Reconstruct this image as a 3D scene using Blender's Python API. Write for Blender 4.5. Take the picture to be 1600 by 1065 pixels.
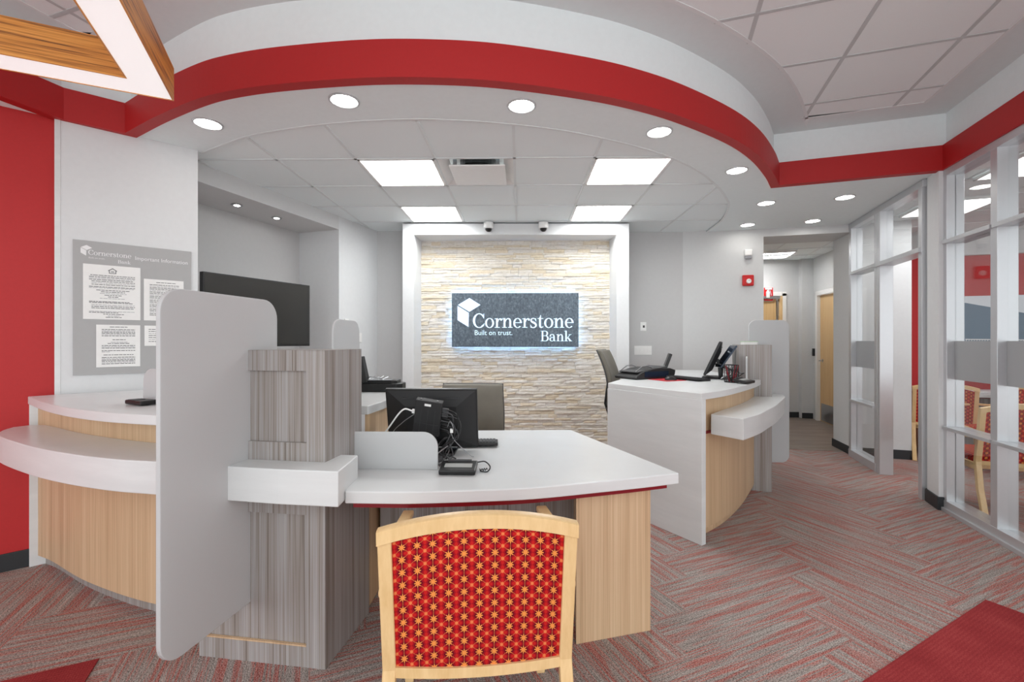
import bpy, bmesh, math, random
from mathutils import Vector, Matrix, noise
from mathutils.geometry import intersect_line_line_2d
R = math.radians
random.seed(7)
S = bpy.context.scene
for o in list(bpy.data.objects): bpy.data.objects.remove(o)
C = S.collection

# ------------------------------------------------------------------ camera, world, exposure
cam = bpy.data.cameras.new('camera'); co = bpy.data.objects.new('camera', cam); C.objects.link(co)
cam.lens = 16.0; cam.sensor_width = 36.0; cam.clip_start = 0.05
co.location = (0, 0, 1.36); co.rotation_euler = (R(90), 0, R(1.05))
S.camera = co
S.view_settings.view_transform = 'Standard'; S.view_settings.look = 'None'
S.view_settings.gamma = 1.0; S.view_settings.use_curve_mapping = False
S.view_settings.exposure = 1.46
W = bpy.data.worlds.new('daylight'); S.world = W; W.use_nodes = True
W.node_tree.nodes['Background'].inputs[0].default_value = (0.95, 0.985, 1.0, 1)
W.node_tree.nodes['Background'].inputs[1].default_value = 0.78     # daylight through the open front of the lobby
TROFFER = 8.5; LAMP = 9.0; DOWN = 10.0; PEND = 0.17

# ------------------------------------------------------------------ node helpers
def srgb(r, g, b):
    f = lambda c: (c/255/12.92 if c/255 <= 0.04045 else ((c/255+0.055)/1.055)**2.4)
    return (f(r), f(g), f(b), 1)
class NT:
    def __init__(s, name):
        s.m = bpy.data.materials.new(name); s.m.use_nodes = True
        s.t = s.m.node_tree; s.n = s.t.nodes; s.b = s.n['Principled BSDF']; s.out = s.n['Material Output']
    def link(s, a, b): s.t.links.new(a, b)
    def node(s, typ, **kw):
        n = s.n.new(typ)
        for k, v in kw.items(): setattr(n, k, v)
        return n
    def put(s, sock, v):
        if isinstance(v, E): s.link(v.s, sock)
        elif hasattr(v, 'links') and hasattr(v, 'node'): s.link(v, sock)
        else: sock.default_value = v
    def coord(s, kind='Object'): return s.node('ShaderNodeTexCoord').outputs[kind]
    def mapping(s, src, scale=(1,1,1), rot=(0,0,0), loc=(0,0,0)):
        m = s.node('ShaderNodeMapping'); s.link(src, m.inputs[0])
        m.inputs['Scale'].default_value = scale; m.inputs['Rotation'].default_value = rot; m.inputs['Location'].default_value = loc
        return m.outputs[0]
    def noise(s, vec, scale, detail=2, rough=.5, out='Fac'):
        n = s.node('ShaderNodeTexNoise'); s.link(vec, n.inputs['Vector'])
        n.inputs['Scale'].default_value = scale; n.inputs['Detail'].default_value = detail; n.inputs['Roughness'].default_value = rough
        return n.outputs[out]
    def ramp(s, fac, stops, interp='LINEAR'):
        n = s.node('ShaderNodeValToRGB'); n.color_ramp.interpolation = interp; s.put(n.inputs[0], fac)
        e = n.color_ramp.elements
        while len(e) > 1: e.remove(e[0])
        e[0].position = stops[0][0]; e[0].color = stops[0][1]
        for p, c in stops[1:]:
            x = e.new(p); x.color = c
        return n.outputs[0]
    def mix(s, fac, a, b, mode='MIX'):
        n = s.node('ShaderNodeMix', data_type='RGBA', blend_type=mode)
        s.put(n.inputs[0], fac); s.put(n.inputs[6], a); s.put(n.inputs[7], b)
        return n.outputs[2]
    def bump(s, h, strength=.3, dist=.01):
        n = s.node('ShaderNodeBump'); n.inputs['Strength'].default_value = strength; n.inputs['Distance'].default_value = dist
        s.put(n.inputs['Height'], h); s.link(n.outputs[0], s.b.inputs['Normal'])
    def sep(s, vec):
        n = s.node('ShaderNodeSeparateXYZ'); s.link(vec, n.inputs[0]); return [E(s, o) for o in n.outputs]
    def base(s, v): s.put(s.b.inputs['Base Color'], v)
class E:
    def __init__(s, nt, sock): s.nt = nt; s.s = sock
    def op(s, o, b=None, c=None, rev=False):
        n = s.nt.node('ShaderNodeMath', operation=o)
        a = s
        if rev: a, b = b, s
        s.nt.put(n.inputs[0], a)
        if b is not None: s.nt.put(n.inputs[1], b)
        if c is not None: s.nt.put(n.inputs[2], c)
        return E(s.nt, n.outputs[0])
    def __add__(s, b): return s.op('ADD', b)
    def __sub__(s, b): return s.op('SUBTRACT', b)
    def __mul__(s, b): return s.op('MULTIPLY', b)
    def __truediv__(s, b): return s.op('DIVIDE', b)
    def lt(s, b): return s.op('LESS_THAN', b)
    def gt(s, b): return s.op('GREATER_THAN', b)
    def abs(s): return s.op('ABSOLUTE')
    def fr(s): return (s + 0.5).op('FLOOR').op('SUBTRACT', s).op('MULTIPLY', -1.0)      # s - round(s)
    def sqrt(s): return s.op('SQRT')
    def max(s, b): return s.op('MAXIMUM', b)
    def min(s, b): return s.op('MINIMUM', b)

def plain(name, col, rough=.6, metal=0, spec=None, noise_amt=.03, nscale=30, coat=0):
    t = NT(name); c = srgb(*col)
    if noise_amt:
        f = t.noise(t.coord(), nscale, 3)
        t.base(t.mix(f, tuple(x*(1-noise_amt) for x in c[:3])+(1,), tuple(min(1, x*(1+noise_amt)) for x in c[:3])+(1,)))
    else: t.base(c)
    t.b.inputs['Roughness'].default_value = rough; t.b.inputs['Metallic'].default_value = metal
    if spec is not None: t.b.inputs['Specular IOR Level'].default_value = spec
    if coat: t.b.inputs['Coat Weight'].default_value = coat
    return t.m
def emit(name, col, strength):
    t = NT(name); t.base(srgb(*col)); t.b.inputs['Emission Color'].default_value = srgb(*col)
    t.b.inputs['Emission Strength'].default_value = strength
    t.b.inputs['Roughness'].default_value = .5
    f = t.noise(t.coord(), 8, 1)
    t.put(t.b.inputs['Emission Strength'], E(t, f)*(strength*.04)+strength*.98)
    return t.m
def grain(name, stops, rough=.45, s1=(90, 90, 1.6), s2=(14, 14, .35), dark=None, rot=(0,0,0)):
    t = NT(name); co_ = t.coord()
    v1 = t.mapping(co_, s1, rot); v2 = t.mapping(co_, s2, rot)
    a = E(t, t.noise(v1, 1.0, 4, .65)); b = E(t, t.noise(v2, 1.0, 3, .6))
    f = a*.62 + b*.38
    t.base(t.ramp(f, stops)); t.b.inputs['Roughness'].default_value = rough
    t.bump(a, .06, .002)
    return t.m

M = {}
M['wall'] = plain('wall_paint', (212, 213, 213), .75)
M['wall_white'] = plain('white_paint', (222, 224, 225), .7)
M['wall_grey'] = plain('grey_paint', (200, 200, 200), .75)
M['soffit'] = plain('soffit_paint', (234, 242, 243), .8)
M['tile'] = plain('ceiling_tile', (238, 245, 246), .9, noise_amt=.05, nscale=300)
M['grid'] = plain('tile_grid_metal', (226, 231, 232), .5)
M['shadowgap'] = plain('dark_gap', (70, 70, 70), .8)
M['red'] = plain('red_wall_paint', (186, 34, 36), .6, noise_amt=.06, nscale=60)
M['redband'] = plain('red_fascia_paint', (178, 24, 26), .55, noise_amt=.05, nscale=60)
M['redtrim'] = plain('red_laminate_trim', (140, 14, 30), .35)
M['baseb'] = plain('black_rubber_base', (42, 45, 48), .5)
M['alu'] = plain('brushed_aluminium', (205, 207, 210), .35, .55, noise_amt=.02)
M['alud'] = plain('dark_gasket', (60, 62, 66), .5)  # dark grey is the gasket's own colour
M['black'] = plain('black_plastic', (22, 22, 23), .38)
M['blackm'] = plain('black_matte_plastic', (34, 34, 35), .6)
M['dgrey'] = plain('dark_grey_plastic', (66, 66, 68), .5)
M['blue_black'] = plain('dark_blue_screen', (26, 42, 62), .2)
M['screen'] = plain('dark_screen_glass', (46, 45, 42), .25, noise_amt=.1, nscale=4)
M['key'] = plain('key_plastic', (50, 50, 52), .5)
M['white_pl'] = plain('white_plastic', (240, 240, 238), .4)
M['steel'] = plain('satin_steel', (170, 172, 175), .3, .9)
M['chrome'] = plain('chrome_metal', (200, 200, 202), .15, 1)
M['paper'] = plain('white_paper', (240, 240, 238), .8)
M['ink'] = plain('printed_ink', (112, 112, 114), .8)
M['inkl'] = plain('faint_ink', (186, 186, 188), .8)
M['board'] = plain('grey_board', (172, 172, 172), .5)
M['letw'] = plain('white_lettering', (238, 238, 238), .5)
M['redp'] = plain('glossy_red_plastic', (205, 28, 30), .3)
M['leather'] = plain('grey_brown_leather', (106, 102, 92), .5, noise_amt=.18, nscale=9)
M['door'] = grain('maple_door_veneer', [(.3, srgb(205, 165, 110)), (.6, srgb(226, 192, 140)), (.8, srgb(232, 202, 152))], .4)
M['beech'] = grain('beech_chair_wood', [(.3, srgb(214, 176, 120)), (.55, srgb(232, 198, 146)), (.8, srgb(238, 210, 165))], .35, (30,30,6), (5,5,1))
M['oak'] = grain('light_oak_laminate', [(.3, srgb(172, 140, 106)), (.45, srgb(202, 170, 134)), (.56, srgb(214, 184, 148)), (.75, srgb(226, 202, 172))], .45, (170,170,1.2), (18,18,.3))
M['greywood'] = grain('grey_streaked_laminate', [(.28, srgb(92, 82, 74)), (.38, srgb(122, 112, 104)), (.46, srgb(150, 142, 136)), (.54, srgb(160, 156, 155)), (.62, srgb(176, 172, 170)), (.76, srgb(196, 193, 190))], .42, (170,170,.9), (34,34,.3))
M['zebra'] = grain('zebrawood_veneer', [(.38, srgb(74, 42, 22)), (.44, srgb(168, 104, 44)), (.50, srgb(214, 142, 62)), (.62, srgb(232, 164, 82))], .4, (2.4,2.4,130), (1.4,1.4,46))
M['hallwood'] = grain('grey_brown_plank_floor', [(.3, srgb(104, 92, 84)), (.5, srgb(136, 123, 113)), (.7, srgb(158, 146, 136))], .4, (3,40,40), (1,8,8), rot=(0,0,R(17)))
M['bluehaze'] = plain('pale_blue_sky_print', (226, 232, 238), .5)
M['mural_blue'] = plain('blue_wall_print', (96, 120, 140), .5)
M['mural_grey'] = plain('grey_print', (120, 124, 128), .5)

def solid_surface():
    t = NT('white_solid_surface'); v = t.mapping(t.coord(), (1.2, 1.2, 9), (R(8), R(5), 0))
    f = t.noise(v, 1.6, 5, .6)
    t.base(t.ramp(f, [(.35, srgb(218, 220, 220)), (.55, srgb(222, 224, 224)), (.7, srgb(226, 228, 228))]))
    t.b.inputs['Roughness'].default_value = .28
    return t.m
M['solid'] = solid_surface()

def frosted():
    t = NT('frosted_glass_panel')
    t.base(srgb(220, 222, 223)); t.b.inputs['Roughness'].default_value = .35
    tr = t.node('ShaderNodeBsdfTranslucent'); tr.inputs[0].default_value = srgb(224, 225, 225)
    mx = t.node('ShaderNodeMixShader'); f = t.noise(t.coord(), 3, 1)
    t.put(mx.inputs[0], E(t, f)*.05+.33)
    t.link(t.b.outputs[0], mx.inputs[1]); t.link(tr.outputs[0], mx.inputs[2]); t.link(mx.outputs[0], t.out.inputs[0])
    return t.m
M['frost'] = frosted()
def glass(name, tint, haze=0.0):
    t = NT(name)
    tp = t.node('ShaderNodeBsdfTransparent'); tp.inputs[0].default_value = tint
    gl = t.node('ShaderNodeBsdfGlossy'); gl.inputs['Roughness'].default_value = .02
    fr = t.node('ShaderNodeFresnel'); bf = E(t, t.node('ShaderNodeNewGeometry').outputs['Backfacing']); t.put(fr.inputs[0], bf*(-.8333)+1.5)
    mx = t.node('ShaderNodeMixShader'); t.link(fr.outputs[0], mx.inputs[0]); t.link(tp.outputs[0], mx.inputs[1]); t.link(gl.outputs[0], mx.inputs[2])
    last = mx.outputs[0]
    if haze:
        df = t.node('ShaderNodeBsdfDiffuse'); df.inputs[0].default_value = srgb(200, 202, 204)
        tl = t.node('ShaderNodeBsdfTranslucent'); tl.inputs[0].default_value = srgb(200, 202, 204)
        m3 = t.node('ShaderNodeMixShader'); m3.inputs[0].default_value = .5; t.link(df.outputs[0], m3.inputs[1]); t.link(tl.outputs[0], m3.inputs[2])
        m2 = t.node('ShaderNodeMixShader'); f = t.noise(t.coord(), 4, 1)
        t.put(m2.inputs[0], E(t, f)*.04+haze); t.link(last, m2.inputs[1]); t.link(m3.outputs[0], m2.inputs[2]); last = m2.outputs[0]
    t.link(last, t.out.inputs[0]); return t.m
M['glass'] = glass('clear_glass', (.96, .97, .97, 1))
M['film'] = glass('frosted_film', (.9, .91, .91, 1), .82)

def carpet():
    t = NT('streaked_plank_carpet'); uv = t.coord('UV')
    streak = E(t, t.noise(t.mapping(uv, (3.0, 120, 1)), 1.0, 3, .6))
    broad = E(t, t.noise(t.mapping(uv, (1.7, 40, 1), loc=(5, 3, 0)), 1.0, 3, .6))
    fine = E(t, t.noise(t.mapping(uv, (110, 190, 1)), 1.0, 2, .7))
    fine2 = E(t, t.noise(t.mapping(uv, (170, 200, 1)), 1.0, 1, .7))
    g = t.ramp(streak*.45+fine*.55, [(.36, srgb(84, 76, 72)), (.46, srgb(140, 131, 126)), (.54, srgb(172, 164, 158)), (.64, srgb(210, 203, 198))])
    r = t.ramp(fine*.6+streak*.4, [(.36, srgb(112, 34, 30)), (.5, srgb(168, 62, 52)), (.64, srgb(204, 104, 88))])
    mask = t.ramp(broad*.5+streak*.38+fine*.12, [(.495, (0,0,0,1)), (.54, (.9,.9,.9,1))])
    col = t.mix(mask, g, r)
    col = t.mix(.32, col, t.ramp(fine2, [(.44, srgb(62, 54, 50)), (.56, srgb(216, 204, 196))]))
    t.base(col); t.b.inputs['Roughness'].default_value = .95; t.b.inputs['Specular IOR Level'].default_value = .1
    t.bump(fine, .35, .004); return t.m
M['carpet'] = carpet()
def matc():
    t = NT('ribbed_red_mat'); v = t.mapping(t.coord(), (1,1,1), (0,0,R(-29)))
    x, y, z = t.sep(v)
    rib = (x*700.0).op('SINE')*.5+.5
    rib2 = (y*420.0).op('SINE')*.5+.5
    n = E(t, t.noise(v, 180, 3, .7)); n2 = E(t, t.noise(v, 6, 2))
    f = rib*.05+rib2*.05+n*.64+n2*.26
    t.base(t.ramp(f, [(.3, srgb(118, 38, 40)), (.5, srgb(148, 52, 54)), (.7, srgb(176, 80, 78))]))
    t.b.inputs['Roughness'].default_value = .95; t.b.inputs['Specular IOR Level'].default_value = .1
    t.bump(f, .4, .003); return t.m
M['mat'] = matc()
def stone():
    t = NT('split_face_ledgestone'); co_ = t.coord()
    g = t.node('ShaderNodeNewGeometry').outputs['Random Per Island']
    base = t.ramp(g, [(0, srgb(242, 238, 230)), (.18, srgb(248, 245, 240)), (.36, srgb(240, 228, 206)), (.5, srgb(250, 248, 245)), (.64, srgb(240, 238, 236)), (.8, srgb(244, 232, 212)), (.93, srgb(248, 246, 244))], 'CONSTANT')
    n = t.noise(t.mapping(co_, (6, 6, 22)), 1, 5, .65)
    col = t.mix(t.ramp(n, [(.35, (0,0,0,1)), (.65, (.5,.5,.5,1))]), base, srgb(236, 226, 206))
    n2 = t.noise(t.mapping(co_, (30, 30, 90)), 1, 4, .7)
    col = t.mix(.75, col, t.ramp(n2, [(.3, srgb(206, 199, 190)), (.6, srgb(232, 230, 226))]), 'MULTIPLY')
    t.base(col); t.b.inputs['Roughness'].default_value = .85; t.bump(n2, .5, .008); return t.m
M['stone'] = stone()
def fabric():
    t = NT('star_lattice_fabric'); x, y, z = t.sep(t.coord())
    zz_ = z + y                                                      # back panel uses height, seat uses depth
    a = x/.0425; b = zz_/.0319
    def star(ax, bx, r0, amp, k=8):
        dx = ax.fr(); dy = bx.fr()*.75
        r = (dx*dx+dy*dy).sqrt(); th = dy.op('ARCTAN2', dx)
        return r.lt(((th*float(k)).op('COSINE')*amp+1.0)*r0), dx, dy, r
    sA, dx, dy, rA = star(a, b, .18, .36)
    sB, ex, ey, rB = star(a+.5, b+.5, .105, .2)
    sB2, _, _, _ = star(a+.5, b+.5, .27, .35, 4)
    sB3, _, _, _ = star(a+.5, b+.5, .40, .14, 4)
    line = dx.abs().lt(.017).max((dx.abs()-(b.fr().abs())).abs().lt(.022))
    w = E(t, t.noise(t.coord(), 900, 1))
    col = t.mix(sB3, srgb(104, 12, 30), srgb(156, 16, 30))
    col = t.mix(sB2, col, srgb(198, 32, 32))
    col = t.mix(line*.8, col, srgb(224, 128, 76))
    col = t.mix(sB, col, srgb(236, 130, 78))
    col = t.mix(sA, col, srgb(242, 150, 76))
    col = t.mix(w*.18, col, srgb(90, 20, 20))
    t.base(col); t.b.inputs['Roughness'].default_value = .9; t.b.inputs['Specular IOR Level'].default_value = .15
    return t.m
M['fabric'] = fabric()
def signface():
    t = NT('slate_textured_sign_face'); co_ = t.coord()
    n = t.noise(t.mapping(co_, (60, 60, 36)), 1, 4, .7)
    t.base(t.ramp(n, [(.35, srgb(66, 78, 90)), (.55, srgb(92, 106, 118)), (.7, srgb(126, 138, 148))]))
    t.b.inputs['Roughness'].default_value = .45; t.bump(n, .6, .01); return t.m
M['signface'] = signface()
M['lettere'] = emit('lit_lettering', (205, 234, 255), .26)
M['ledblue'] = emit('blue_white_led', (150, 200, 255), 6.5)
M['troff'] = emit('bright_lens', (252, 255, 255), TROFFER)
M['troffo'] = emit('office_lens', (255, 255, 255), TROFFER*.42)
M['troffh'] = emit('hall_lens', (255, 255, 255), TROFFER*3.6)
M['troff2'] = emit('side_lens', (250, 250, 250), TROFFER*.42)
M['down'] = emit('downlight_lens', (255, 252, 246), DOWN)
M['pend'] = emit('pendant_lens', (255, 255, 255), PEND)

# ------------------------------------------------------------------ mesh helpers
class MB:
    def __init__(s): s.v = []; s.f = []; s.mi = []
    def add(s, vs, fs, mi=0):
        k = len(s.v); s.v += [tuple(v) for v in vs]; s.f += [tuple(i+k for i in f) for f in fs]; s.mi += [mi]*len(fs); return s
    def box(s, c, d, rz=0, rot=None, mi=0):
        m = rot if rot is not None else Matrix.Rotation(rz, 3, 'Z'); c = Vector(c)
        vs = [c + m @ Vector((x*d[0]/2, y*d[1]/2, z*d[2]/2)) for x in (-1,1) for y in (-1,1) for z in (-1,1)]
        return s.add(vs, [(0,1,3,2),(4,6,7,5),(0,4,5,1),(2,3,7,6),(0,2,6,4),(1,5,7,3)], mi)
    def prism(s, pts, z0, z1, mi=0):
        n = len(pts)
        ar = sum(pts[i][0]*pts[(i+1)%n][1]-pts[(i+1)%n][0]*pts[i][1] for i in range(n))
        if ar < 0: pts = pts[::-1]
        vs = [(p[0], p[1], z0) for p in pts]+[(p[0], p[1], z1) for p in pts]
        fs = [tuple(range(n))[::-1], tuple(range(n, 2*n))]+[(i, (i+1)%n, (i+1)%n+n, i+n) for i in range(n)]
        return s.add(vs, fs, mi)
    def strip(s, A, B, z0, z1, mi=0):                                  # solid band between two equally long paths
        n = len(A); vs = []
        for a, b in zip(A, B): vs += [(a[0],a[1],z0),(b[0],b[1],z0),(b[0],b[1],z1),(a[0],a[1],z1)]
        fs = []
        for i in range(n-1):
            k = i*4; m = k+4
            for j in range(4): fs.append((k+j, m+j, m+(j+1)%4, k+(j+1)%4))
        fs += [(0,1,2,3), (4*n-1, 4*n-2, 4*n-3, 4*n-4)]
        return s.add(vs, fs, mi)
    def wallseg(s, a, b, th, z0, z1, mi=0, side=1):                    # wall whose visible face is a-b, thickness th on the left (side 1)
        d = Vector((b[0]-a[0], b[1]-a[1])).normalized(); n = Vector((-d.y, d.x))*th*side
        return s.prism([a, b, (b[0]+n.x, b[1]+n.y), (a[0]+n.x, a[1]+n.y)], z0, z1, mi)
    def tube(s, pts, r, n=8, mi=0, closed=False):
        pts = [Vector(p) for p in pts]; vs = []; N = len(pts); up0 = None
        for i, p in enumerate(pts):
            t = (pts[min(i+1, N-1)]-pts[max(i-1, 0)]).normalized()
            if up0 is None: up0 = Vector((0,0,1)) if abs(t.z) < .9 else Vector((1,0,0))
            x = t.cross(up0).normalized(); y = x.cross(t).normalized(); up0 = y
            rr = r[i] if isinstance(r, (list, tuple)) else r
            for k in range(n): vs.append(p+x*math.cos(2*math.pi*k/n)*rr+y*math.sin(2*math.pi*k/n)*rr)
        fs = [(i*n+k, i*n+(k+1)%n, (i+1)*n+(k+1)%n, (i+1)*n+k) for i in range(N-1) for k in range(n)]
        fs += [tuple(range(n))[::-1], tuple(range((N-1)*n, N*n))]
        return s.add(vs, fs, mi)
    def lathe(s, c, prof, n=24, mi=0, axis='Z', rot=None):
        vs = []; m = rot if rot is not None else Matrix.Identity(3)
        for r, z in prof:
            for k in range(n): vs.append(Vector(c)+m @ Vector((r*math.cos(2*math.pi*k/n), r*math.sin(2*math.pi*k/n), z)))
        N = len(prof); fs = [(i*n+k, i*n+(k+1)%n, (i+1)*n+(k+1)%n, (i+1)*n+k) for i in range(N-1) for k in range(n)]
        fs += [tuple(range(n))[::-1], tuple(range((N-1)*n, N*n))]
        return s.add(vs, fs, mi)
    def plate(s, outline, fn, th, mi=0):                                # outline in (a,b); fn(a,b,t)->xyz, thickness direction t
        n = len(outline)
        vs = [fn(a, b, 0) for a, b in outline]+[fn(a, b, th) for a, b in outline]
        return s.add(vs, [tuple(range(n))[::-1], tuple(range(n, 2*n))]+[(i, (i+1)%n, (i+1)%n+n, i+n) for i in range(n)], mi)
def link(name, mb, mats, parent=None, origin=None, bevel=0, smooth=False, seg=2, world=True):
    """one mesh object; vertices given in world space (world=True) or in the parent's own space"""
    v = mb.v
    if parent is not None:
        off = Vector(parent.get('_o', (0,0,0))) if world else Vector((0,0,0))
    else:
        if origin is None:
            xs = [p[0] for p in v]; ys = [p[1] for p in v]; zs = [p[2] for p in v]
            origin = ((min(xs)+max(xs))/2, (min(ys)+max(ys))/2, min(zs))
        off = Vector(origin)
    me = bpy.data.meshes.new(name)
    me.from_pydata([tuple(Vector(p)-off) for p in v], [], mb.f)
    mats = mats if isinstance(mats, (list, tuple)) else [mats]
    for m in mats: me.materials.append(m)
    me.polygons.foreach_set('material_index', mb.mi)
    bm = bmesh.new(); bm.from_mesh(me); bmesh.ops.recalc_face_normals(bm, faces=bm.faces); bm.to_mesh(me); bm.free()
    if smooth:
        me.polygons.foreach_set('use_smooth', [True]*len(me.polygons))
        try: me.set_sharp_from_angle(angle=R(40))
        except Exception: pass
    o = bpy.data.objects.new(name, me); C.objects.link(o)
    if parent is not None:
        o.parent = parent
        if '_o' in parent: o['_o'] = tuple(parent['_o'])
    else: o.location = off; o['_o'] = tuple(off)
    if bevel:
        b = o.modifiers.new('bevel', 'BEVEL'); b.width = bevel; b.segments = seg; b.limit_method = 'ANGLE'; b.angle_limit = R(40)
    return o
def tag(o, label, cat, group=None, kind=None):
    o['label'] = label; o['category'] = cat
    if group: o['group'] = group
    if kind: o['kind'] = kind
    return o
def thing(name, label, cat, loc, rz=0, group=None):
    o = bpy.data.objects.new(name, None); C.objects.link(o); o.location = loc; o.rotation_euler = (0, 0, rz)
    o.empty_display_size = .1; o['_o'] = tuple(loc)
    return tag(o, label, cat, group)
def struct(name, mb, m, **kw):
    o = link(name, mb, m, **kw)
    if o.parent is None: o['kind'] = 'structure'
    return o
def copy_tree(o, parent=None):
    c = o.copy(); C.objects.link(c)
    if parent is not None: c.parent = parent
    for ch in [x for x in bpy.data.objects if x.parent == o]: copy_tree(ch, c)
    return c
def cat_rom(pts, k=8):
    out = []; P = [Vector(p) for p in pts]; P = [P[0]*2-P[1]]+P+[P[-1]*2-P[-2]]
    for i in range(1, len(P)-2):
        for j in range(k):
            t = j/k; a, b, c, d = P[i-1:i+3]
            out.append(tuple(.5*((2*b)+(-a+c)*t+(2*a-5*b+4*c-d)*t*t+(-a+3*b-3*c+d)*t**3)))
    out.append(tuple(P[-2])); return out
def offset(path, d):                                                    # positive = to the left of travel
    out = []; P = [Vector(p[:2]) for p in path]; n = len(P)
    for i in range(n):
        t0 = (P[i]-P[i-1]).normalized() if i else None; t1 = (P[i+1]-P[i]).normalized() if i < n-1 else None
        if t0 is None: t0 = t1
        if t1 is None: t1 = t0
        n0 = Vector((-t0.y, t0.x)); n1 = Vector((-t1.y, t1.x)); m = (n0+n1).normalized(); k = max(.35, m.dot(n0))
        out.append(tuple(P[i]+m*d/k))
    return out
def flat_with_holes(name, loops, z, th, m, parent=None):                # a slab with holes, filled by a 2D curve
    cu = bpy.data.curves.new(name, 'CURVE'); cu.dimensions = '2D'; cu.fill_mode = 'BOTH'; cu.extrude = th/2
    for lp in loops:
        sp = cu.splines.new('POLY'); sp.points.add(len(lp)-1); sp.use_cyclic_u = True
        for i, p in enumerate(lp): sp.points[i].co = (p[0], p[1], 0, 1)
    t = bpy.data.objects.new(name, cu); C.objects.link(t)
    bpy.context.view_layer.update()
    me = bpy.data.meshes.new_from_object(t.evaluated_get(bpy.context.evaluated_depsgraph_get()))
    bpy.data.objects.remove(t)
    me.materials.clear(); me.materials.append(m); me.name = name
    o = bpy.data.objects.new(name, me); C.objects.link(o); o.location = (0, 0, z+th/2); o['kind'] = 'structure'
    return o
def text_mb(txt, size, fn, mb=None, align='LEFT', th=.002, width=None):
    """built-in font letters as mesh; fn(x, y, t) -> world point"""
    cu = bpy.data.curves.new('lettering', 'FONT'); cu.body = txt; cu.size = size; cu.align_x = align; cu.resolution_u = 3
    t = bpy.data.objects.new('lettering', cu); C.objects.link(t); bpy.context.view_layer.update()
    me = bpy.data.meshes.new_from_object(t.evaluated_get(bpy.context.evaluated_depsgraph_get()))
    bpy.data.objects.remove(t)
    vs = [v.co.copy() for v in me.vertices]; mb = mb or MB()
    k = 1.0
    if width and vs:
        w = max(v.x for v in vs)-min(v.x for v in vs); k = width/w
    fs = [tuple(p.vertices) for p in me.polygons]
    mb.add([fn(v.x*k, v.y, th) for v in vs], fs)
    bpy.data.meshes.remove(me)
    return mb

# ------------------------------------------------------------------ serif letters drawn as strokes (x-height 1)
def ring(cx, cy, rx, ry, tx, ty, a0, a1, n=26):
    o = []; 
    for i in range(n+1):
        a = R(a0+(a1-a0)*i/n); c, s_ = math.cos(a), math.sin(a)
        o.append(((cx+rx*c, cy+ry*s_), (cx+(rx-tx)*c, cy+(ry-ty)*s_)))
    return [(o[i][0], o[i+1][0], o[i+1][1], o[i][1]) for i in range(n)]
def rect(x0, y0, x1, y1): return [((x0,y0),(x1,y0),(x1,y1),(x0,y1))]
def poly(*p): return [tuple(p)]
def pen(pts, ws):
    P = [Vector(p) for p in cat_rom(pts, 6)]; n = len(P); out = []; L = []
    for i in range(n):
        t = (P[min(i+1,n-1)]-P[max(i-1,0)]).normalized(); nn = Vector((-t.y, t.x))
        u = i/(n-1)*(len(ws)-1); j = min(int(u), len(ws)-2); w = ws[j]+(ws[j+1]-ws[j])*(u-j)
        L.append((tuple(P[i]+nn*w/2), tuple(P[i]-nn*w/2)))
    for i in range(n-1): out.append((L[i][0], L[i+1][0], L[i+1][1], L[i][1]))
    return out
def disc(cx, cy, r, n=14): return [tuple((cx+r*math.cos(2*math.pi*k/n), cy+r*math.sin(2*math.pi*k/n)) for k in range(n))]
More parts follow.
